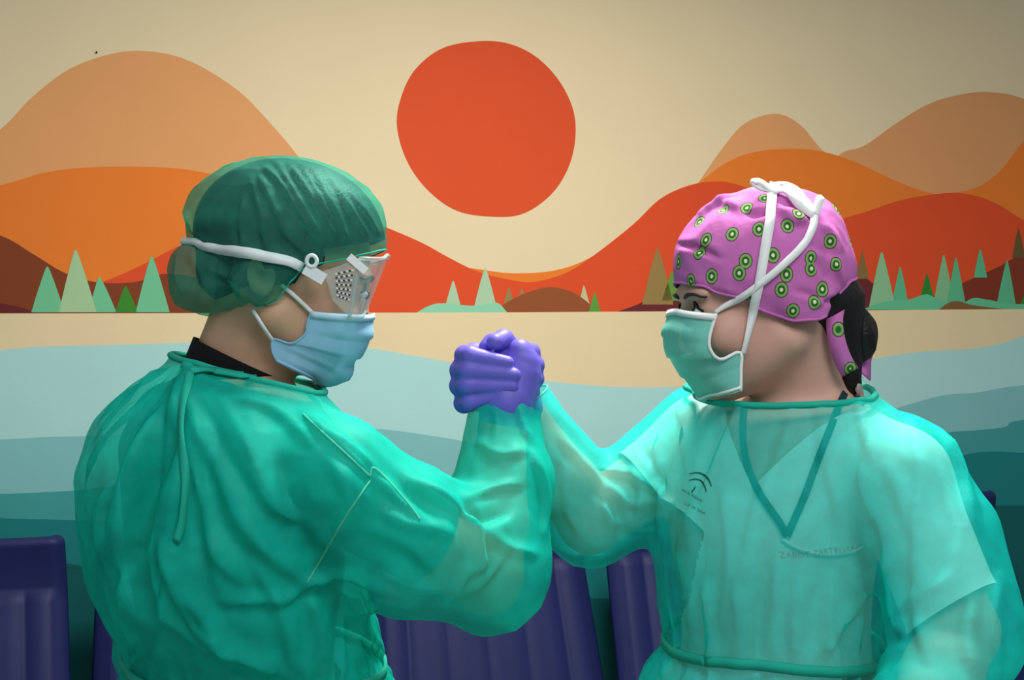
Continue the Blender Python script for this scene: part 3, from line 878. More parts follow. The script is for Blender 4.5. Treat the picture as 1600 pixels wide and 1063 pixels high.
VR, QR = make_gown(PR, tgR, (slR, flR, olR, scsR), neckR,
                   [wrist_cut(PN(810, 626, 1.503), PN(796, 598, 1.50)), wrist_cut(PR.J['wl']*.1+PR.J['hl']*.9, PR.J['hl'])])
VR, QR = biggest(VR, QR)
VR = gather(VR, QR, PR, 1.005, 0.012, 26, 5)
VR = crumple(VR, QR, 0.004, 15, 21, foldmask(VR, PR))
VR = crumple(VR, QR, 0.0045, 38, 22, foldmask(VR, PR))
SR = Surf(VR, QR)
SR.folds([(pp, ww*0.62, hh*0.95) for pp, ww, hh in [
    ([(1160, 622), (1147, 661), (1111, 737), (1067, 839)], .014, .010),
    ([(1030, 835), (1046, 759), (1085, 660)], .012, .010),
    ([(1378, 875), (1392, 919), (1400, 973), (1414, 990)], .010, .012),
    ([(1427, 657), (1436, 768), (1427, 897)], .012, .009),
    ([(1369, 679), (1347, 746), (1369, 812), (1383, 879)], .012, .009),
    ([(1196, 857), (1187, 946), (1182, 1044)], .012, -.012),
    ([(1212, 880), (1205, 960), (1200, 1040)], .010, .009),
    ([(1267, 1035), (1320, 973), (1369, 901)], .012, .010),
    ([(1380, 720), (1372, 800), (1360, 900)], .014, -.010),
    ([(1454, 652), (1494, 715), (1521, 821)], .010, .010),
    ([(1320, 640), (1300, 740), (1250, 850)], .016, .006),
    ([(1120, 660), (1100, 720), (1090, 800), (1100, 900)], .014, -.008),
    ([(1130, 760), (1140, 860), (1130, 980)], .014, .009),
    ([(1060, 850), (1075, 920), (1085, 1000)], .012, .009),
    ([(1400, 960), (1440, 930), (1500, 900)], .010, .007),
    ([(1500, 830), (1480, 900), (1440, 960)], .012, .008),
    ([(1560, 900), (1550, 980), (1560, 1050)], .010, .008),
    ([(876, 687), (909, 724), (936, 758), (955, 822)], .008, .009),
    ([(939, 736), (988, 745), (1034, 773)], .007, .008),
    ([(958, 818), (996, 826), (1026, 815)], .007, .008),
    ([(950, 760), (985, 790), (1020, 790)], .007, .008),
    ([(930, 770), (960, 800), (970, 840)], .008, -.009),
    ([(1037, 675), (1022, 713), (1037, 747)], .008, .009),
    ([(973, 780), (981, 818)], .006, .007),
    ([(880, 740), (885, 790), (905, 835)], .008, .007),
    ([(1000, 700), (1030, 740), (1050, 790)], .008, -.008),
    ([(985, 735), (1000, 770), (990, 815)], .006, .007),
    ([(1060, 640), (1075, 680), (1070, 730)], .010, .008),
    ([(1040, 1030), (1035, 1062)], .008, .008),
    ([(1400, 700), (1470, 760), (1500, 830)], .014, .006),
    ([(1240, 640), (1215, 720), (1180, 800), (1160, 900)], .012, .008),
    ([(1280, 640), (1290, 720), (1310, 800), (1310, 880)], .012, .008),
    ([(1340, 630), (1360, 700), (1400, 760), (1420, 830)], .012, .009),
    ([(1250, 900), (1240, 970), (1245, 1040)], .012, .010),
    ([(1150, 900), (1155, 980), (1150, 1040)], .012, .010),
    ([(1100, 930), (1110, 1000), (1105, 1030)], .010, .009),
    ([(1300, 900), (1290, 980), (1300, 1040)], .012, .010),
    ([(1340, 960), (1330, 1010), (1345, 1045)], .010, .009),
    ([(1440, 880), (1430, 950), (1450, 1030)], .012, .009),
    ([(1520, 940), (1510, 1000), (1520, 1060)], .012, .009),
    ([(1180, 1062), (1190, 1050), (1195, 1040)], .006, .008),
]])
SR.V = relax(clear_of(SR.V, SR.Q, lambda p: scrub_f(PR, p, scsR)), SR.Q, 1, 0.4); SR.b = None
gownR = put('gown', SR.V, SR.Q, M_gownR, RR, label='pale green see-through isolation gown')

def near_loop(V, Q, fn, tol=0.006):
    best = None
    for lp in loops_of(V, Q):
        p = V[lp]
        if np.mean(np.abs(fn(p))) < tol: return smooth_loop(p, 8)
    return None
for S, pl, root, g in ((SL, pcL, RL, gownL), (SR, pcR, RR, gownR)):
    lp = near_loop(S.V, S.Q, pl, 0.02)
    if lp is not None:
        put('neck_binding', *tube_mesh(lp[::3], 0.0038, 8, True), M_band, g, root)
def cuff(S, wr, root, g):
    for lp_ in loops_of(S.V, S.Q):
        p = S.V[lp_]
        if np.linalg.norm(p.mean(0)-np.asarray(wr)) < 0.05 and len(lp_) > 12:
            p = smooth_loop(p, 14)
            put('cuff', *tube_mesh(p[::2], 0.0015, 8, True), M_seam, g, root); return
cuff(SR, PN(810, 626, 1.503), RR, gownR)
def on_ring(S, pn, zf, n=120, off=0.003):
    out = []
    for i in range(n):
        a = 2*math.pi*i/n
        d = np.array([math.cos(a), math.sin(a), 0.0])
        dw = pn.R@d; o = pn.wor([[0.0, 0, 0]])[0]
        z = zf(a); o[2] = z
        h = S.bvh().ray_cast(Vector(o), Vector(dw))
        if h[0] is not None: out.append(np.array(h[0])+dw*off)
    return np.array(out)
for S, pn, root, g, zb in ((SL, PL, RL, gownL, 0.985), (SR, PR, RR, gownR, 1.005)):
    lp = smooth_loop(on_ring(S, pn, lambda a: zb+0.004*math.sin(3*a)), 3)
    nr = lp-lp.mean(0); nr[:, 2] = 0; nr /= np.linalg.norm(nr, axis=1)[:, None]
    lp2 = np.vstack([lp, lp[:1]]); nr2 = np.vstack([nr, nr[:1]])
    put('belt', *ribbon_mesh(lp2, nr2, 0.011, 0.004), M_band, g, root)
# seams and ties
def seam(S, pts, r, g, root, mat=None, name='seam'):
    pa, nr = S.path(pts, 8, off=0.0006, nsm=2)
    if pa is not None: put(name, *tube_mesh(pa, r, 6), mat or M_seam, g, root)
seam(SL, [(577, 752), (545, 800), (510, 860), (479, 912)], 0.0011, gownL, RL)
seam(SL, [(474, 648), (533, 702), (577, 744)], 0.0010, gownL, RL)
seam(SL, [(577, 746), (587, 732), (640, 790), (656, 812)], 0.0010, gownL, RL)
pa, nr = SL.path([(297, 583), (287, 650), (289, 720), (284, 790), (278, 848)], 8, off=0.004)
put('neck_tie', *ribbon_mesh(pa, nr, 0.008, 0.0015), M_band, gownL, RL)
pa, nr = SL.path([(296, 582), (330, 583), (370, 590), (405, 593)], 8, off=0.004)
put('neck_tie', *ribbon_mesh(pa, nr, 0.011, 0.0015), M_band, gownL, RL)
put('neck_knot', *tube_mesh(catmull([PN(290, 572, 1.37), PN(297, 576, 1.362), PN(303, 584, 1.362), PN(296, 590, 1.37)], 5), 0.006, 8), M_band, gownL, RL)

# ------------------------------------------------------------------ scrubs, trousers, shoes, collar
def scrub(pn, cutf, sleeves, h=0.005):
    def f(p):
        return scrub_f(pn, p, sleeves)
    J = pn.J
    lo, hi = bounds([J['sr'], J['sl'], J['neck0'], J['er'], J['el']]+[pn.wor([[x, y, z]])[0] for x in (-.14, .15) for y in (-.2, .2) for z in (.82, 1.3)], .1)
    V, Q = mesh_sdf(f, lo, hi, h, smooth=2)
    for c in cutf: V, Q = cut(V, Q, c)
    return biggest(V, Q)
def arm_cut(a, b, t):
    a, b = np.asarray(a), np.asarray(b); n = (b-a)/np.linalg.norm(b-a); c = a+(b-a)*t
    return lambda p: np.where(np.linalg.norm(p-c, axis=1) < 0.16, -((p-c)@n), 1.0)
def far_cut(pts, r):
    return lambda p: np.min([np.linalg.norm(p-np.asarray(q), axis=1) for q in pts], 0)-r
J = JR
hemR = plane3(PN(1418, 990, 1.28), PN(1562, 912, 1.30), PN(1500, 960, 1.36), up=False)
def hem_cut(p): return np.where(np.linalg.norm(p-J['el'], axis=1) < 0.22, np.where(((p-J['el'])@np.array([1, 0, 0])) > -0.11, -hemR(p)*1.0, 1.0), 1.0)
def vneck(p):
    q = PR.loc(p); apex = 1.195
    return np.where(q[:, 0] > 0.0, (np.abs(q[:, 1]-0.040)*1.25+apex-q[:, 2]), 1.0)
sgn = hemR(np.array([JR['sl']]))[0]
if sgn > 0:
    hcut = lambda p: np.where((np.linalg.norm(p-JR['el'], axis=1) < 0.24) & ((p-JR['el'])[:, 0] > -0.10), hemR(p), 1.0)
else:
    hcut = lambda p: np.where((np.linalg.norm(p-JR['el'], axis=1) < 0.24) & ((p-JR['el'])[:, 0] > -0.10), -hemR(p), 1.0)
neckcutR = lambda p: np.where(np.linalg.norm(p[:, :2]-JR['neck0'][:2], axis=1) < 0.2, np.where(PR.loc(p)[:, 0] < -0.035, 0.010, -0.010)-pcR(p), 1.0)
Vs, Qs = scrub(PR, [lambda p: p[:, 2]-0.84, neckcutR, vneck, arm_cut(JR['sr'], JR['er'], 0.55), hcut],
               scsR)
SSR = Surf(Vs, Qs)
scrubR = put('scrub_top', Vs, Qs, M_scrubW, RR, label='white v-neck scrub top under the gown')
neckcutL = lambda p: np.where(np.linalg.norm(p[:, :2]-JL['neck0'][:2], axis=1) < 0.2, -0.012-pcL(p), 1.0)
Vs, Qs = scrub(PL, [lambda p: p[:, 2]-0.84, neckcutL, arm_cut(JL['sr'], JL['er'], 0.62), arm_cut(JL['sl'], JL['el'], 0.6)],
               scsL)
scrubL = put('scrub_top', Vs, Qs, M_scrubG, RL, label='dark green scrub top under the gown')
# black shirt collar on the neck
def collar(pn, r, c0, c1, h=0.003):
    f = lambda p: rcone(p, pn.J['neck0'], pn.J['neck1'], 0.054+r, 0.050+r)
    lo, hi = bounds([pn.J['neck0'], pn.J['neck1']], .1)
    V, Q = mesh_sdf(f, lo, hi, h, smooth=1)
    V, Q = cut(V, Q, c0); V, Q = cut(V, Q, c1)
    return biggest(V, Q)
ctop = plane3(PN(312, 530, 1.44), PN(420, 583, 1.42), PN(360, 557, 1.385))
Vc, Qc = collar(PL, 0.007, lambda p: -ctop(p), lambda p: ctop(p)+0.035)
put('shirt_collar', Vc, Qc, M_black, RL, label='black shirt collar showing above the gown')
for pn, root, mt in ((PL, RL, M_trouG), (PR, RR, M_trou)):
    def ftr(p):
        f = pn.loft(p, pn.tor, 1.0, 0.012)
        L = None
        for sg in (-1, 1):
            hip = pn.wor([[0, sg*0.085, 0.86]])[0]; kn = pn.wor([[0.03, sg*0.098, 0.47]])[0]; an = pn.wor([[0.0, sg*0.105, 0.05]])[0]
            L2 = smin(rcone(p, hip, kn, 0.098, 0.075), rcone(p, kn, an, 0.075, 0.065), 0.02)
            L = L2 if L is None else np.minimum(L, L2)
        return smin(smax(f, -(p[:, 2]-0.80), 0.02), L, 0.03)
    lo, hi = bounds([pn.wor([[x, y, z]])[0] for x in (-.15, .15) for y in (-.2, .2) for z in (0.0, 1.0)], .05)
    V, Q = mesh_sdf(ftr, lo, hi, 0.008, smooth=2)
    V, Q = cut(V, Q, lambda p: p[:, 2]-0.06); V, Q = cut(V, Q, lambda p: 0.98-p[:, 2])
    put('trousers', V, Q, mt, root)
    for sg in (-1, 1):
        def fsh(p):
            q = pn.loc(p)
            f = rcone(q, (-0.035, sg*0.10, 0.045), (0.13, sg*0.118, 0.035), 0.046, 0.045)
            f = smin(f, ell(q, (-0.02, sg*0.10, 0.07), (0.05, 0.045, 0.05)), 0.03)
            return smax(f, -(q[:, 2]-0.004), 0.006)
        lo, hi = bounds([pn.wor([[x, sg*.11, z]])[0] for x in (-.1, .2) for z in (0, .12)], .06); lo[2] = -0.01
        V, Q = mesh_sdf(fsh, lo, hi, 0.006, smooth=1); V[:, 2] = np.maximum(V[:, 2], 0.001)
        put('clog', V, Q, M_shoe, root)

# ------------------------------------------------------------------ hands in gloves
def hand_mesh(wrist, palm, fingers, thumb, h=0.0016, k=0.0038):
    """wrist: (p, r); palm: list of MCP points with radii; fingers: chains; thumb: chain"""
    def f(p):
        g = None
        for (m, rm) in palm:
            d = rcone(p, wrist[0], m, wrist[1], rm)
            g = d if g is None else smin(g, d, 0.012)
        for c in fingers: g = smin(g, chain(p, c, 0.004), k)
        g = smin(g, chain(p, thumb, 0.005), 0.005)
        if len(wrist) > 2: g = smin(g, rcone(p, wrist[2], wrist[0], wrist[3], wrist[1]), 0.015)
        return g
    pts = [wrist[0]]+[m for m, _ in palm]+[q for c in fingers+[thumb] for q, _ in c]
    if len(wrist) > 2: pts.append(wrist[2])
    lo, hi = bounds(pts, 0.035)
    return mesh_sdf(f, lo, hi, h, smooth=1)
HD = 1.452                    # depth of the clasp; w below is mm towards the camera
def K(px, py, w): return PN(px, py, HD-w/1000)
# hand of the person in the pink cap: behind, fingers coming round towards the camera
mcR = [(742, 552, -24), (735, 576, -26), (733, 600, -26), (738, 624, -24)]
pipR = [(727, 556, 0), (720, 579, 0), (719, 603, 0), (725, 630, 0)]
dipR = [(735, 556, 18), (731, 579, 20), (730, 603, 20), (734, 629, 17)]
tipR = [(793, 567, 24), (803, 586, 26), (801, 604, 26), (781, 619, 24)]
fr = [.0098, .0102, .0098, .0092]
fingR = [[(K(*a), r+.0012), (K(*b), r+.0020), (K(*c), r+.0008), (K(*d), r-.0022)] for a, b, c, d, r in zip(mcR, pipR, dipR, tipR, fr)]
thR = [(K(822, 585, -26), .015), (K(803, 548, -18), .0115), (K(787, 531, -2), .0112), (K(774, 535, 13), .0100)]
VgR, QgR = hand_mesh((K(808, 630, -44), .021, PN(822, 664, 1.507), .026), [(K(*a), .0125) for a in mcR], fingR, thR)
glR = put('glove', VgR, QgR, M_glove, RR, label='violet nitrile glove with fingers wrapped over the other hand')
# hand of the person in goggles: its back to the camera, fingers going away behind
mcL = [(812, 548, 3), (824, 566, 4), (826, 588, 4), (820, 610, 2)]
pipL = [(829, 551, -26), (835, 571, -28), (835, 592, -28), (829, 613, -26)]
dipL = [(815, 552, -50), (818, 573, -54), (818, 594, -54), (814, 614, -50)]
tipL = [(782, 556, -50), (778, 576, -54), (780, 596, -54), (786, 614, -48)]
fingL = [[(K(*a), r+.0016), (K(*b), r+.001), (K(*c), r), (K(*d), r-.002)] for a, b, c, d, r in zip(mcL, pipL, dipL, tipL, fr)]
thL = [(K(790, 600, -2), .014), (K(790, 562, -4), .012), (K(770, 537, -8), .011), (K(761, 543, -4), .0095)]
VgL, QgL = hand_mesh((K(792, 628, 4), .024, PN(786, 672, 1.457), .029), [(K(*a), .0135) for a in mcL], fingL, thL)
glL = put('glove', VgL, QgL, M_glove, RL, label='violet nitrile glove, back of the hand turned outwards')
# the other two hands hang relaxed at the side
for pn, root in ((PL, RL), (PR, RR)):
    w0 = np.array(pn.J['wl']); d = pn.J['hl']-w0; d = d/np.linalg.norm(d)
    side = pn.R@np.array([1.0, 0.15, 0]); side = side-d*(side@d); side /= np.linalg.norm(side)
    nrm = np.cross(d, side)
    if (nrm@(pn.R@np.array([0, -1.0, 0]))) < 0: nrm = -nrm
    pt = lambda a, b, c: w0+d*a+side*b+nrm*c
    mc = [(pt(.085, .026-.017*i, 0), .0125) for i in range(4)]
    fg = [[(pt(.085, .026-.017*i, 0), .0105), (pt(.085+l*.45, .027-.018*i, .006), .0098), (pt(.085+l*.75, .027-.018*i, .018), .009), (pt(.085+l*.97, .026-.018*i, .030), .0078)] for i, l in enumerate((.072, .08, .074, .058))]
    th = [(pt(.02, .022, .008), .014), (pt(.055, .045, .016), .012), (pt(.085, .050, .022), .0095)]
    V, Q = hand_mesh((pt(.01, 0, 0), .024, pt(-.04, 0, 0), .028), mc, fg, th, 0.0022)
    put('glove', V, Q, M_glove, root)

# ------------------------------------------------------------------ head wear: person in goggles
def hl_mesh(head, f, lo, hi, h, smooth=2):
    """implicit surface in the head frame, returned in the head frame"""
    return mesh_sdf(f, lo, hi, h, smooth=smooth)
def to_world(head, V): return head.wor(V)
# rows of the bouffant cap
bx, bz = HL.px(346, 438, 0.0)
dx_, dz_ = HL.px(447, 352, 0.0)
def cap_f(q):
    d = ell(q, (dx_, 0, dz_), (0.113, 0.090, 0.077), rotm(0, -11))
    d = smin(d, ell(q, (0.0, 0, 0.0), (0.085, 0.084, 0.075)), 0.01)
    qa = q.copy(); qa[:, 1] = np.abs(q[:, 1])
    d = smin(d, ell(qa, (-0.027, 0.072, -0.008), (0.034, 0.016, 0.042)), 0.012)
    b = ell(q, (bx, 0, bz), (0.062, 0.066, 0.051), rotm(0, 10))
    return smin(d, b, 0.006)
def hairL_f(q):
    d = ell(q, (-0.012, 0, 0.040), (0.106, 0.083, 0.086), rotm(0, -6))
    b = ell(q, (bx+0.014, 0, bz+0.004), (0.042, 0.042, 0.028))
    return smin(d, b, 0.02)
hemL = px_poly(HL, [(622, 380), (607, 386), (575, 396), (545, 402), (500, 410), (472, 422), (455, 448), (436, 474), (418, 490), (380, 502), (330, 512), (250, 512)], -0.075)
V, Q = hl_mesh(HL, cap_f, (-0.19, -0.11, -0.12), (0.15, 0.11, 0.17), 0.0026)
V, Q = cut(V, Q, lambda q: q[:, 2]-hemL(q[:, 0])); V, Q = biggest(V, Q)
# elastic draws the hem in
dh = V[:, 2]-hemL(V[:, 0]); N = vnormals(V, Q)
V = V-N*(0.007*np.exp(-(dh/0.012)**2))[:, None]
V = crumple(V, Q, 0.0035, 70, 31); V = crumple(V, Q, 0.010, 38, 32, np.clip((bx+0.075-V[:, 0])/0.03, 0, 1)*np.clip((bz+0.06-V[:, 2])/0.02, 0, 1))
SC = Surf(HL.wor(V), Q)
SC.folds([
    ([(392, 286), (405, 330), (411, 363), (418, 397)], .0035, .0045),
    ([(405, 276), (426, 322), (452, 370), (478, 399)], .0035, .005),
    ([(412, 261), (441, 291), (471, 340), (508, 392)], .0035, .005),
    ([(432, 256), (460, 300), (490, 350), (505, 385)], .003, .004),
    ([(452, 258), (475, 291), (508, 344), (527, 385)], .0035, .005),
    ([(470, 262), (495, 300), (520, 345)], .003, .004),
    ([(493, 273), (508, 303), (531, 344), (542, 392)], .0035, .0045),
    ([(520, 285), (550, 330), (575, 370)], .004, .004),
    ([(545, 300), (575, 340), (595, 375)], .004, .004),
    ([(380, 300), (375, 350), (382, 395)], .003, .003),
    ([(330, 420), (360, 440), (380, 480)], .005, .006),
    ([(300, 400), (320, 440), (310, 480)], .006, .006),
    ([(390, 410), (370, 440), (395, 470)], .006, .007),
    ([(280, 390), (275, 430), (295, 470)], .006, .005),
    ([(340, 405), (345, 450), (335, 495)], .005, -.006),
    ([(420, 420), (410, 455), (395, 485)], .005, .005),
    ([(290, 330), (300, 360), (330, 385)], .004, .005),
])
SC.V = relax(clear_of(SC.V, SC.Q, lambda p: np.minimum(head_f(HL.loc(p)), hairL_f(HL.loc(p))), 0.002), SC.Q, 1, 0.3); SC.b = None
capL = put('bouffant_cap', SC.V, SC.Q, M_bouf, RL, label='gathered green see-through bouffant cap')
lp = near_loop(HL.loc(SC.V), SC.Q, lambda q: q[:, 2]-hemL(q[:, 0]), 0.02)
if lp is not None: put('elastic_hem', *tube_mesh(HL.wor(lp[::2]), 0.0010, 6, True), M_band, capL, RL)
V, Q = hl_mesh(HL, hairL_f, (-0.19, -0.11, -0.12), (0.15, 0.11, 0.17), 0.004)
V, Q = cut(V, Q, lambda q: q[:, 2]-hemL(q[:, 0])-np.where(q[:, 0] > 0.03, 0.014, -0.004)); V, Q = biggest(V, Q)
put('hair', HL.wor(V), Q, M_hairL, RL, label='dark brown hair tied up under the cap')

# ------------------------------------------------------------------ surgical masks
def mask_grid(head, cpts, epts, ysg, ey=(0.066, 0.060), nv=30, nu=41, pleats=3):
    C = catmull([head.px(a, b, 0.0) for a, b in cpts], 10); E = catmull([head.px(a, b, ysg*0.066) for a, b in epts], 10)
    def samp(A, t):
        d = np.concatenate([[0], np.cumsum(np.linalg.norm(np.diff(A, axis=0), axis=1))]); d /= d[-1]
        return np.array([np.interp(t, d, A[:, 0]), np.interp(t, d, A[:, 1])])
    G = np.zeros((nv, nu, 3))
    for j in range(nv):
        v = j/(nv-1); c = samp(C, v); e = samp(E, v); yy = ey[0]+(ey[1]-ey[0])*v
        for i in range(nu):
            u = -1+2*i/(nu-1); s = abs(u); a = s*math.pi/2
            k = (1-math.cos(a))
            bul = 0.004*math.sin(math.pi*s)
            G[j, i] = (c[0]+(e[0]-c[0])*k+bul, u/(s+1e-9)*yy*math.sin(a)**0.9, c[1]+(e[1]-c[1])*s**1.4)
    q = G.reshape(-1, 3)
    for it in range(14):
        f = head_f(q); g = np.zeros_like(q)
        for a in range(3):
            d = q.copy(); d[:, a] += 1e-3; g[:, a] = (head_f(d)-f)/1e-3
        g /= np.linalg.norm(g, axis=1)[:, None]+1e-9
        q = q+g*np.clip(0.005-f, 0, 0.02)[:, None]
        if it < 12:
            G = q.reshape(nv, nu, 3)
            G[1:-1, 1:-1] = 0.5*G[1:-1, 1:-1]+0.125*(G[:-2, 1:-1]+G[2:, 1:-1]+G[1:-1, :-2]+G[1:-1, 2:])
            q = G.reshape(-1, 3)
    G = q.reshape(nv, nu, 3)
    n = np.cross(np.gradient(G, axis=1), np.gradient(G, axis=0)); n /= np.linalg.norm(n, axis=2)[:, :, None]+1e-9
    if np.mean(n[:, nu//2, 0]) < 0: n = -n
    vv = np.linspace(0, 1, nv)[:, None]; uu = np.abs(np.linspace(-1, 1, nu))[None]
    saw = np.where((vv > 0.16) & (vv < 0.92), ((vv*(pleats+1.0)) % 1.0), 0)*(1-uu**4)
    return G+n*(saw*0.0028)[:, :, None], n
def grid_faces(nv, nu): return np.array([(j*nu+i, j*nu+i+1, (j+1)*nu+i+1, (j+1)*nu+i) for j in range(nv-1) for i in range(nu-1)])
def build_mask(head, root, G, n, mat, side_tape, label, tape):
    nv, nu = G.shape[:2]
    o = put('surgical_mask', head.wor(G.reshape(-1, 3)), grid_faces(nv, nu), mat, root, label=label)
    wn = lambda a: np.asarray(a)@head.R.T
    row = G[1]+n[1]*0.0012
    put('top_binding', *ribbon_mesh(head.wor(row), wn(n[1]), 0.007, 0.0012), tape, o, root)
    put('bottom_binding', *ribbon_mesh(head.wor(G[-2]+n[-2]*0.0008), wn(n[-2]), 0.003, 0.001), tape if side_tape else mat, o, root)
    for i in (0, nu-1):
        pa = head.wor(G[:, i]); put('side_binding', *tube_mesh(pa, 0.0019 if side_tape else 0.0012, 6), tape if side_tape else mat, o, root)
    return o
GL_, nL_ = mask_grid(HL, [(580, 489), (583, 510), (574, 540), (552, 566), (518, 586), (488, 595)],
                     [(487, 487), (480, 505), (477, 522), (455, 537), (428, 530), (425, 548), (434, 568)], -1)
maskL = build_mask(HL, RL, GL_, nL_, M_maskB, False, 'light blue pleated surgical mask', pmat('mask_blue_tape', (190, 222, 240), 0.8))
GR_, nR_ = mask_grid(HR, [(1058, 482), (1048, 515), (1051, 548), (1064, 578), (1085, 603), (1106, 618)],
                     [(1119, 490), (1109, 528), (1112, 549), (1128, 562), (1158, 551), (1160, 580), (1160, 612)], 1)
maskR = build_mask(HR, RR, GR_, nR_, M_maskG, True, 'mint green pleated surgical mask with white ties', M_white)

# straps of the blue mask, lying on cheek and jaw
def lay(surfs, pts, off, n=8, nsm=4):
    out = []; nr = []
    for q in catmull(pts, n):
        best = None
        for S in surfs:
            a, b = S.hit(*q)
            if a is not None and (best is None or a[1] < best[0][1]): best = (a, b)
        if best is not None:
            a, b = best
            if b.dot(np.array(CAM)-a) < 0: b = -b
            out.append(a); nr.append(b)
    out = np.array(out); nr = np.array(nr)
    for _ in range(nsm):
        nr[1:-1] = nr[:-2]+2*nr[1:-1]+nr[2:]; nr /= np.linalg.norm(nr, axis=1)[:, None]
        out[1:-1] = 0.25*out[:-2]+0.5*out[1:-1]+0.25*out[2:]
    return out+nr*off, nr
for pts in ([(489, 489), (466, 468), (441, 444)], [(431, 531), (416, 510), (400, 486)]):
    pa, nr = lay([PL.bodyS], pts, 0.005)
    put('ear_strap', *ribbon_mesh(pa, nr, 0.0042, 0.0014), M_white, maskL, RL)
    ml = HL.loc(pa); ml[:, 1] *= -1; mn = nr@HL.R; mn[:, 1] *= -1
    put('ear_strap', *ribbon_mesh(HL.wor(ml), mn@HL.R.T, 0.0042, 0.0014), M_white, maskL, RL)

# ------------------------------------------------------------------ goggles
gog = bpy.data.objects.new('goggles', None); COL.objects.link(gog); gog.parent = RL
gog['label'] = 'clear safety goggles with vented sides and white strap'
def lerp2(a, b, t): return (a[0]+(b[0]-a[0])*t, a[1]+(b[1]-a[1])*t)
NVg = 12
rows_l, rows_f = [], []
for j in range(NVg):
    v = j/(NVg-1)
    b = HL.px(*lerp2((506, 424), (520, 470), v), -0.076); m = HL.px(*lerp2((562, 404), (546, 496), v), -0.070); f = HL.px(*lerp2((607, 402), (573, 489), v), 0.0)
    Bp = np.array([b[0], -0.077, b[1]]); Mp = np.array([m[0], -0.071, m[1]]); Fp = np.array([f[0], 0, f[1]])
    Q1 = np.array([m[0]+(f[0]-m[0])*0.72, -0.052, m[1]+(f[1]-m[1])*0.5]); Q2 = np.array([f[0]-0.003, -0.026, f[1]])
    fl = lambda p: p*np.array([1, -1, 1])
    rows_l.append(catmull([Mp, Q1, Q2, Fp, fl(Q2), fl(Q1), fl(Mp)], 5))
    rows_f.append(catmull([Bp, (Bp+Mp)/2+np.array([0, -0.002, 0]), Mp], 6))
A = np.array(rows_l); lens = put('lens', HL.wor(A.reshape(-1, 3)), grid_faces(*A.shape[:2]), M_lens, gog, RL, 'clear curved lens')
A2 = np.array(rows_f)
for sgn_ in (1, -1):
    B2 = A2*np.array([1, sgn_, 1])
    fr_ = put('side_shield', HL.wor(B2.reshape(-1, 3)), grid_faces(*B2.shape[:2]), M_gframe, gog, RL, 'soft clear side shield')
    for jj in range(2, 9):
        for ii in range(4, 11):
            p = B2[jj, ii]; r_ = 0.0011
            if sgn_ == 1 or jj % 2 == 0:
                o3 = np.array([0, -0.0012*sgn_, 0])
                vv = [p+o3+np.array(d)*r_ for d in ((-1, -.4, -.8), (1, -.4, -.8), (1, -.4, .8), (-1, -.4, .8), (-1, .4, -.8), (1, .4, -.8), (1, .4, .8), (-1, .4, .8))]
                put('vent_slot', HL.wor(np.array(vv)), [(0, 1, 2, 3), (7, 6, 5, 4), (0, 4, 5, 1), (1, 5, 6, 2), (2, 6, 7, 3), (3, 7, 4, 0)], M_vent if (ii+jj) % 2 else M_clip, fr_, RL, smooth=False)
for row in (A[0], A[-1]): put('rim', *tube_mesh(HL.wor(row), 0.0022, 8), M_gframe, gog, RL)
for col in (A[:, 0], A[:, -1]): put('rim', *tube_mesh(HL.wor(col), 0.0020, 8), M_gframe, gog, RL)
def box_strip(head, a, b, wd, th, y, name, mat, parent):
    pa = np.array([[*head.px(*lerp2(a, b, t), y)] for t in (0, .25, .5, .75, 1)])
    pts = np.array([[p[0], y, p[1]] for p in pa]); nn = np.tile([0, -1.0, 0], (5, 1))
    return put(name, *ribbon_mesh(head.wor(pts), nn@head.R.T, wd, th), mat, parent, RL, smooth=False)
box_strip(HL, (545, 401), (572, 424), 0.0085, 0.003, -0.0745, 'lens_glint', M_white, gog)  # bright reflection on the goggle edge, modelled as a white bar
box_strip(HL, (476, 419), (507, 437), 0.0125, 0.004, -0.0905, 'strap_clip', M_clip, gog)
ring = [HL.px(487+8*math.cos(t), 408+9*math.sin(t), -0.092) for t in np.linspace(0, 2*math.pi, 16, endpoint=False)]
put('clip_ring', *tube_mesh(HL.wor(np.array([[a, -0.092, b] for a, b in ring])), 0.0022, 8, True), M_clip, gog, RL)
pa, nr = lay([SC], [(478, 421), (455, 411), (430, 405), (400, 398), (370, 392), (340, 388), (318, 383), (305, 378)], 0.003)
loc_ = HL.loc(pa); mir = loc_[::-1]*np.array([1, -1, 1])
nl = nr@HL.R; nm = nl[::-1]*np.array([1, -1, 1])
back = catmull([loc_[-1], [min(loc_[-1][0], mir[0][0])-0.016, 0, loc_[-1][2]-0.002], mir[0]], 6)[1:-1]
nb_ = np.tile([-1.0, 0, 0], (len(back), 1))
allp = np.vstack([loc_, back, mir]); alln = np.vstack([nl, nb_, nm])
wds = np.interp(np.linspace(0, 1, len(allp)), [0, .1, .25, .42, .5, .58, .75, .9, 1], [.010, .011, .012, .008, .007, .008, .012, .011, .010])
put('strap', *ribbon_mesh(HL.wor(allp), alln@HL.R.T, wds, 0.0018), M_clip, gog, RL, 'white elastic strap')

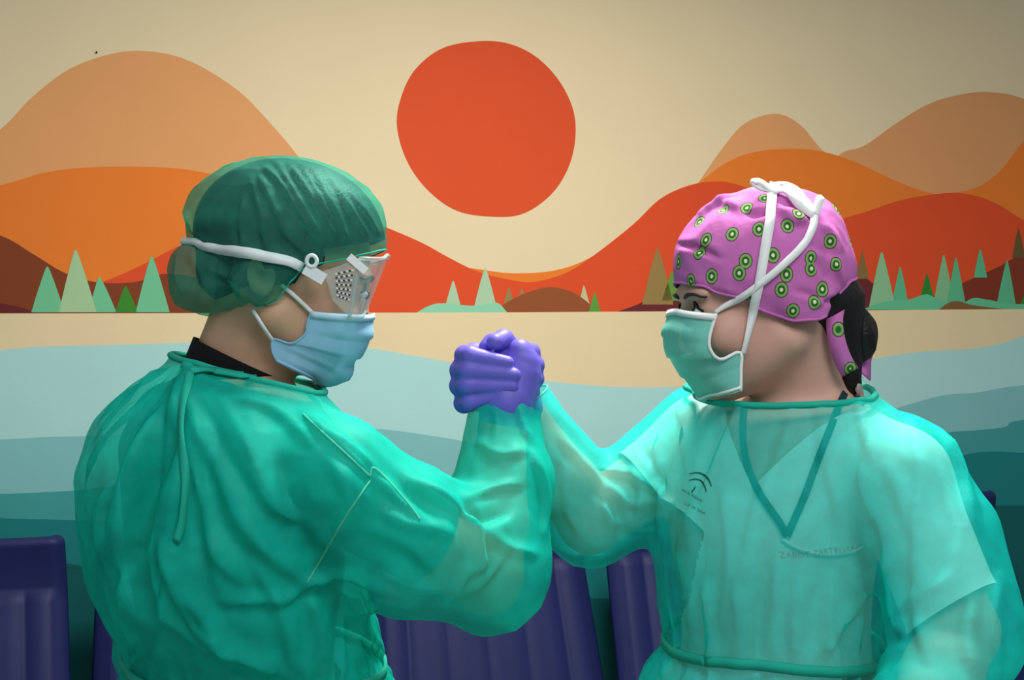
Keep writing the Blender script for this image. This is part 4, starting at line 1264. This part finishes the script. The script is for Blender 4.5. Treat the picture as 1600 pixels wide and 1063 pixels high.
# ------------------------------------------------------------------ head wear: person in the pink cap
hemR_ = px_poly(HR, [(1020, 398), (1040, 404), (1060, 424), (1085, 440), (1108, 450), (1130, 459), (1165, 468), (1190, 485), (1240, 502), (1280, 500), (1300, 490), (1322, 464), (1340, 440)], 0.075)
def pink_f(q):
    d = ell(q, (-0.008, 0, 0.030), (0.099, 0.084, 0.090))
    d = smin(d, ell(q, (-0.035, 0, 0.052), (0.070, 0.076, 0.063)), 0.02)
    qa = q.copy(); qa[:, 1] = np.abs(q[:, 1])
    d = smin(d, ell(qa, (-0.027, 0.071, -0.004), (0.030, 0.012, 0.036)), 0.014)
    return smin(d, ell(q, (-0.060, 0, 0.012), (0.052, 0.068, 0.05)), 0.015)
V, Q = hl_mesh(HR, pink_f, (-0.14, -0.11, -0.1), (0.13, 0.11, 0.16), 0.0026)
V, Q = cut(V, Q, lambda q: q[:, 2]-hemR_(q[:, 0])); V, Q = biggest(V, Q)
V = crumple(V, Q, 0.005, 42, 41, np.clip((V[:, 2]-0.05)/0.05, 0, 1)+np.clip((-V[:, 0]-0.04)/0.04, 0, 1)*0.7); V = crumple(V, Q, 0.002, 80, 42)
SP = Surf(HR.wor(V), Q)
SP.folds([
    ([(1062, 382), (1090, 388), (1125, 404)], .004, -.005),
    ([(1060, 376), (1090, 380), (1125, 396)], .003, .003),
    ([(1110, 312), (1140, 318), (1165, 330), (1190, 325)], .006, .007),
    ([(1092, 340), (1110, 322), (1150, 305)], .006, .006),
    ([(1150, 325), (1180, 335), (1200, 330)], .005, -.006),
    ([(1220, 325), (1240, 345), (1262, 345)], .005, .007),
    ([(1225, 320), (1250, 325), (1270, 345)], .005, -.007),
    ([(1240, 455), (1270, 464), (1300, 474)], .003, -.004),
    ([(1270, 405), (1285, 425), (1300, 440)], .004, -.005),
    ([(1280, 350), (1300, 370), (1310, 400)], .006, .007),
    ([(1300, 410), (1312, 425), (1318, 445)], .005, .006),
    ([(1262, 380), (1285, 390), (1305, 400)], .005, -.005),
    ([(1275, 480), (1290, 465), (1310, 455)], .004, .005),
    ([(1062, 432), (1110, 446), (1165, 462)], .003, .002),
])
SP.V = relax(clear_of(SP.V, SP.Q, lambda p: np.minimum(head_f(HR.loc(p)), ell(HR.loc(p), (-0.012, 0, 0.032), (0.095, 0.0755, 0.083))), 0.0025), SP.Q, 1, 0.3); SP.b = None
# kiwi print: slices scattered over the cloth
kiwi_px = [(1103, 375), (1144, 366), (1186, 358), (1130, 329), (1093, 347), (1060, 409), (1112, 432), (1165, 408), (1155, 427), (1208, 399), (1229, 429), (1221, 453), (1239, 486),
           (1230, 354), (1267, 404), (1268, 420), (1297, 377), (1285, 452), (1273, 472), (1093, 395), (1167, 325), (1248, 334), (1307, 413), (1176, 463), (1195, 310), (1080, 440)]
kiwi = [SP.hit(*p)[0] for p in kiwi_px]; kiwi = [k for k in kiwi if k is not None]
for i in rng.permutation(len(SP.V)):
    p = SP.V[i]; ql = HR.loc(np.array([p]))[0]
    if ql[1] > 0.035: continue
    if min(np.linalg.norm(p-k) for k in kiwi) > 0.029: kiwi.append(p)
    if len(kiwi) > 62: break
ribbonA = catmull([PN(1318, 458, 1.425), PN(1308, 480, 1.395), PN(1304, 505, 1.385), PN(1308, 535, 1.385), PN(1317, 562, 1.39), PN(1328, 582, 1.395)], 6)
ribbonB = catmull([PN(1326, 462, 1.44), PN(1345, 490, 1.48), PN(1358, 530, 1.485), PN(1352, 560, 1.46), PN(1350, 586, 1.44)], 6)
kiwi += [np.array(PN(1310, 515, 1.385)), np.array(PN(1328, 575, 1.394)), np.array(PN(1322, 456, 1.42))]
def kiwi_mat(cents):
    m, nt, b = newmat('pink_cotton_kiwi_print'); b.inputs['Roughness'].default_value = 0.85; b.inputs['Specular IOR Level'].default_value = 0.15
    tc = nt.nodes.new('ShaderNodeTexCoord'); prev = None
    for c in cents:
        sb = nt.nodes.new('ShaderNodeVectorMath'); sb.operation = 'SUBTRACT'; sb.inputs[1].default_value = tuple(c)
        nt.links.new(tc.outputs['Object'], sb.inputs[0])
        sc = nt.nodes.new('ShaderNodeVectorMath'); sc.operation = 'MULTIPLY'; sc.inputs[1].default_value = (1.12, 1.12, 0.92)
        nt.links.new(sb.outputs[0], sc.inputs[0])
        ln = nt.nodes.new('ShaderNodeVectorMath'); ln.operation = 'LENGTH'; nt.links.new(sc.outputs[0], ln.inputs[0])
        if prev is None: prev = ln.outputs['Value']
        else:
            mn = nt.nodes.new('ShaderNodeMath'); mn.operation = 'MINIMUM'
            nt.links.new(prev, mn.inputs[0]); nt.links.new(ln.outputs['Value'], mn.inputs[1]); prev = mn.outputs[0]
    mu = nt.nodes.new('ShaderNodeMath'); mu.operation = 'MULTIPLY'; mu.inputs[1].default_value = 80.0
    nt.links.new(prev, mu.inputs[0])
    r = nt.nodes.new('ShaderNodeValToRGB'); cr = r.color_ramp; cr.interpolation = 'LINEAR'
    stops = [(0.0, (225, 235, 190)), (0.13, (220, 232, 180)), (0.19, (40, 92, 34)), (0.33, (48, 104, 40)), (0.40, (128, 172, 96)), (0.53, (136, 176, 104)), (0.58, (70, 74, 50)), (0.63, (84, 70, 60)), (0.67, (198, 110, 178))]
    cr.elements[0].position = 0; cr.elements[0].color = (*lin(stops[0][1]), 1); cr.elements[1].position = stops[-1][0]; cr.elements[1].color = (*lin(stops[-1][1]), 1)
    for p, c in stops[1:-1]: e = cr.elements.new(p); e.color = (*lin(c), 1)
    nt.links.new(mu.outputs[0], r.inputs['Fac']); nt.links.new(r.outputs['Color'], b.inputs['Base Color'])
    n = nt.nodes.new('ShaderNodeTexNoise'); n.inputs['Scale'].default_value = 140
    bp = nt.nodes.new('ShaderNodeBump'); bp.inputs['Strength'].default_value = 0.2; bp.inputs['Distance'].default_value = 0.002
    nt.links.new(tc.outputs['Object'], n.inputs['Vector']); nt.links.new(n.outputs['Fac'], bp.inputs['Height']); nt.links.new(bp.outputs['Normal'], b.inputs['Normal'])
    return m
M_pink = kiwi_mat([k-np.array(RR.location) for k in kiwi])
capR = put('surgical_cap', SP.V, SP.Q, M_pink, RR, label='pink cotton cap printed with kiwi slices')
lp = near_loop(HR.loc(SP.V), SP.Q, lambda q: q[:, 2]-hemR_(q[:, 0]), 0.02)
if lp is not None: put('hem', *tube_mesh(HR.wor(lp[::2]), 0.0016, 6, True), M_pink, capR, RR)
nA = np.tile([-0.25, -1.0, 0.05], (len(ribbonA), 1)); nB = np.tile([0.5, -1.0, 0.1], (len(ribbonB), 1))
put('cap_tie', *ribbon_mesh(ribbonA, nA, np.linspace(0.016, 0.020, len(ribbonA)), 0.0016), M_pink, capR, RR)
put('cap_tie', *ribbon_mesh(ribbonB, nB, np.linspace(0.014, 0.022, len(ribbonB)), 0.0016), M_pink, capR, RR)
def knot_f(p):
    f = ell(p, PN(1322, 452, 1.42), (0.010, 0.012, 0.010))
    f = smin(f, ell(p, PN(1333, 460, 1.425), (0.009, 0.010, 0.008)), 0.003)
    return smin(f, ell(p, PN(1312, 440, 1.425), (0.013, 0.016, 0.016)), 0.004)
lo, hi = bounds([PN(1322, 452, 1.42)], .04); V, Q = mesh_sdf(knot_f, lo, hi, 0.002); V = crumple(V, Q, 0.003, 160, 5)
put('cap_knot', V, Q, M_pink, capR, RR)

# hair at the nape and the bun
hx1 = np.array(HR.px(1285, 485, 0)); hx2 = np.array(HR.px(1322, 600, 0)); hb = np.array(HR.px(1338, 520, 0))
def hairR_f(q):
    d = smax(ell(q, (-0.012, 0, 0.032), (0.095, 0.0755, 0.083)), -(q[:, 2]-hemR_(q[:, 0])-0.006), 0.004)
    nap = rcone(q, (hx1[0], 0, hx1[1]), (hx2[0], 0.012, hx2[1]), 0.050, 0.013)
    nap = smin(nap, ell(q, (-0.055, 0, -0.012), (0.042, 0.062, 0.045)), 0.01)
    return smin(d, nap, 0.008)
V, Q = hl_mesh(HR, hairR_f, (-0.17, -0.1, -0.16), (0.13, 0.1, 0.15), 0.003)
hairR = put('hair', HR.wor(V), Q, M_hairR, RR, label='black hair gathered below the cap')
V, Q = hl_mesh(HR, lambda q: ell(q, (hb[0], -0.004, hb[1]), (0.024, 0.030, 0.037)), (hb[0]-.06, -.06, hb[1]-.06), (hb[0]+.06, .06, hb[1]+.06), 0.0022)
V = crumple(V, Q, 0.003, 120, 9)
put('bun', HR.wor(V), Q, M_hairR, hairR, RR)

# ties of the mint mask, crossing over the pink cap
surfR = [SP, PR.bodyS]
pa, nr = lay(surfR, [(1119, 490), (1135, 478), (1160, 463), (1195, 437), (1225, 412), (1250, 388), (1266, 362), (1272, 338)], 0.0035, 8, 6)
put('mask_tie', *ribbon_mesh(pa, nr, np.interp(np.linspace(0, 1, len(pa)), [0, .25, 1], [.004, .0075, .0085]), 0.0014), M_white, maskR, RR)
pa2, nr2 = lay(surfR, [(1159, 553), (1168, 515), (1175, 490), (1184, 450), (1192, 410), (1199, 365), (1204, 330), (1206, 303)], 0.0035, 8, 6)
put('mask_tie', *ribbon_mesh(pa2, nr2, np.interp(np.linspace(0, 1, len(pa2)), [0, .3, 1], [.005, .0095, .0105]), 0.0014), M_white, maskR, RR)
for pa_, nr_, w_ in ((pa, nr, .0085), (pa2, nr2, .0105)):
    # the same ties down the far side of the head
    q = HR.loc(pa_)*np.array([1, -1, 1]); nn = (nr_@HR.R)*np.array([1, -1, 1])
    put('mask_tie', *ribbon_mesh(HR.wor(q), nn@HR.R.T, w_, 0.0014), M_white, maskR, RR)
def crown(px_, py_, z_extra, y):
    x, z = HR.px(px_, py_, y); q = np.array([[x, y, z]])
    for _ in range(6):
        f = pink_f(q); g = np.array([[(pink_f(q+np.eye(3)[a]*1e-3)-f)[0]/1e-3 for a in range(3)]])
        g /= np.linalg.norm(g); q = q+g*(0.005-f[0])
    return HR.wor(q)[0]
def bow(pts, wd, name='tie_bow'):
    p = catmull(pts, 6); n = np.tile(HR.R[:, 1]*0.6+np.array([0, 0, 0.8]), (len(p), 1))
    put(name, *ribbon_mesh(p, n, wd, 0.0022), M_white, maskR, RR)
def strip_on_cap(a, b, bulge, wd, n=14, name='tie_bow', side=0.0):
    P_, N_ = [], []
    for t in np.linspace(0, 1, n):
        p = a+(b-a)*t+HR.R[:, 1]*side*math.sin(math.pi*t)
        h = SP.bvh().find_nearest(Vector(p)); nn_ = np.array(h[1]); c_ = np.array(h[0])
        if nn_@(c_-HR.c) < 0: nn_ = -nn_
        P_.append(c_+nn_*(0.0035+bulge*math.sin(math.pi*t))); N_.append(nn_)
    P_ = np.array(P_); N_ = np.array(N_)
    for _ in range(3): P_[1:-1] = .25*P_[:-2]+.5*P_[1:-1]+.25*P_[2:]
    put(name, *ribbon_mesh(P_, N_, wd, 0.0022), M_white, maskR, RR)
eA, eB = pa[-1], pa2[-1]
top_ = np.array(SP.bvh().find_nearest(Vector(crown(1225, 296, 0, 0.0)))[0])
strip_on_cap(eB, eA, .004, .013, side=-0.012)
strip_on_cap(eB, eA, .002, .010, side=-0.035)
for e_, dirs in ((eB, ((-.016, -.004, .012), (.010, -.02, .006))), (eA, ((.012, -.006, .014), (-.004, -.022, .010)))):
    for d_ in dirs:
        w_ = HR.R@np.array([-d_[0], d_[1], d_[2]])
        lp_ = catmull([e_, e_+w_*.7+np.array([0, 0, .004]), e_+w_*1.1, e_+w_*.6-np.array([0, 0, .002]), e_+np.array([0, 0, .001])], 5)
        nn_ = np.tile(np.array([0.1, -0.7, 0.7]), (len(lp_), 1))
        put('tie_bow', *ribbon_mesh(lp_, nn_, 0.008, 0.002), M_white, maskR, RR)

# eyes and brows
for head, root in ((HL, RL), (HR, RR)):
    for sg in (-1, 1):
        V, Q = mesh_sdf(lambda q: ell(q, (0.0785, sg*0.032, -0.0015), (0.0104, 0.0120, 0.0050)), (.055, sg*.032-.03, -.03), (.105, sg*.032+.03, .03), 0.0014)
        eo = put('eye', head.wor(V), Q, M_eyew, root)
        V, Q = mesh_sdf(lambda q: ell(q, (0.0868, sg*0.032, -0.0015), (0.0030, 0.0058, 0.0055)), (.075, sg*.032-.015, -.02), (.1, sg*.032+.015, .02), 0.0009)
        put('iris', head.wor(V), Q, M_iris, eo, root)
        def onface(pts, off):
            q = np.array(pts, float)
            for _ in range(6):
                f = head_f(q); g = np.stack([(head_f(q+np.eye(3)[a]*1e-3)-f)/1e-3 for a in range(3)], 1)
                g /= np.linalg.norm(g, axis=1)[:, None]; q = q+g*(off-f)[:, None]
            return q
        lash = [(0.0865, sg*0.020, 0.001), (0.0915, sg*0.028, 0.0055), (0.0895, sg*0.038, 0.0045), (0.081, sg*0.047, -0.001)]
        put('eyelashes', *tube_mesh(head.wor(onface(catmull(lash, 5), 0.0006)), np.interp(np.linspace(0, 1, 16), [0, .5, 1], [.0008, .0020, .0012]), 6), M_hairR, eo, root)
        br = catmull([(0.094, sg*0.012, 0.016), (0.094, sg*0.024, 0.0195), (0.087, sg*0.040, 0.019), (0.074, sg*0.052, 0.013)], 5)
        f = None
        put('eyebrow', *tube_mesh(head.wor(onface(br, 0.0004)), np.interp(np.linspace(0, 1, len(br)), [0, .3, 1], [.0016, .0026, .0009]), 8), M_hairL, root)

# ------------------------------------------------------------------ lanyard, print
pa, nr = lay([SSR, PR.bodyS], [(1164, 640), (1163, 690), (1172, 735), (1192, 778), (1218, 815), (1230, 838)], 0.003, 8, 6)
pb, nb2 = lay([SSR, PR.bodyS], [(1318, 616), (1300, 665), (1280, 715), (1258, 775), (1240, 815), (1230, 838)], 0.003, 8, 6)
lany = bpy.data.objects.new('lanyard', None); COL.objects.link(lany); lany.parent = RR
lany['label'] = 'dark lanyard under the gown'
for p_, n_ in ((pa, nr), (pb, nb2)):
    if p_ is not None: put('strap', *ribbon_mesh(p_, n_, 0.0075, 0.0015), M_lany, lany, RR)
def on_surface(S, V2, cx, cy, right, up, scale):
    """wrap flat print around the cloth near the photo point cx, cy"""
    c, n = S.hit(cx, cy)
    if n.dot(np.array(CAM)-c) < 0: n = -n
    right = np.asarray(right, float); right = right-n*(right@n); right /= np.linalg.norm(right)
    upv = np.cross(n, right)
    if upv@np.asarray(up) < 0: upv = -upv
    out = []
    for x, y in V2:
        p = c+right*x*scale+upv*y*scale
        h = S.bvh().ray_cast(Vector(p+n*0.05), Vector(-n))
        out.append(np.array(h[0])+n*0.0011 if h[0] is not None else p)
    return np.array(out)
def text_print(S, body, cx, cy, right, size, parent, name='printed_text', mat=None):
    cu = bpy.data.curves.new('t', 'FONT'); cu.body = body; cu.align_x = 'CENTER'; cu.size = 1.0; cu.resolution_u = 2
    ob = bpy.data.objects.new('t', cu); COL.objects.link(ob)
    dg = bpy.context.evaluated_depsgraph_get(); me = bpy.data.meshes.new_from_object(ob.evaluated_get(dg))
    V2 = [(v.co.x, v.co.y) for v in me.vertices]; F = [tuple(p.vertices) for p in me.polygons]
    bpy.data.objects.remove(ob); bpy.data.curves.remove(cu)
    W = on_surface(S, V2, cx, cy, right, (0, 0, 1), size)
    put(name, W, F, mat or M_print, parent, RR, smooth=False)
rightv = PR.R@np.array([0, 1.0, 0])
def arc_print(pts, w0, w1):
    """printed stroke, a strip laid on the gown through photo points"""
    pa_, nr_ = SR.path(pts, 8, off=0.0008, nsm=3)
    if pa_ is None: return
    n_ = len(pa_); wd = np.interp(np.linspace(0, 1, n_), [0, .15, .6, 1], [w0*.4, w0, w1, w1*.4])
    put('printed_emblem', *ribbon_mesh(pa_, nr_, wd, 0.0008), M_print, gownR, RR)
arc_print([(1078, 741), (1090, 739), (1101, 743), (1108, 750), (1112, 760)], .0012, .0022)
arc_print([(1077, 751), (1088, 749), (1097, 753), (1102, 761), (1104, 769)], .0012, .0018)
arc_print([(1087, 760), (1084, 766), (1081, 770)], .0010, .0016)
rv = PR.R@np.array([0, 1.0, 0])
text_print(SR, 'Junta de Andalucia', 1081, 776, rv-np.array([0, 0, .28]), 0.0052, gownR)
text_print(SR, 'Consejeria de Salud', 1078, 792, rv-np.array([0, 0, .28]), 0.0042, gownR)
text_print(SR, 'ZABOT ZARTELLU', 1277, 868, rv-np.array([0, 0, .06]), 0.0090, gownR, mat=M_print2)
# edge of the chest pocket under the gown
pa, nr = SSR.path([(1222, 842), (1245, 856), (1285, 866), (1330, 862), (1350, 852)], 8, off=0.002)
if pa is not None: put('pocket_edge', *ribbon_mesh(pa, nr, 0.004, 0.0015), M_white, scrubR, RR)
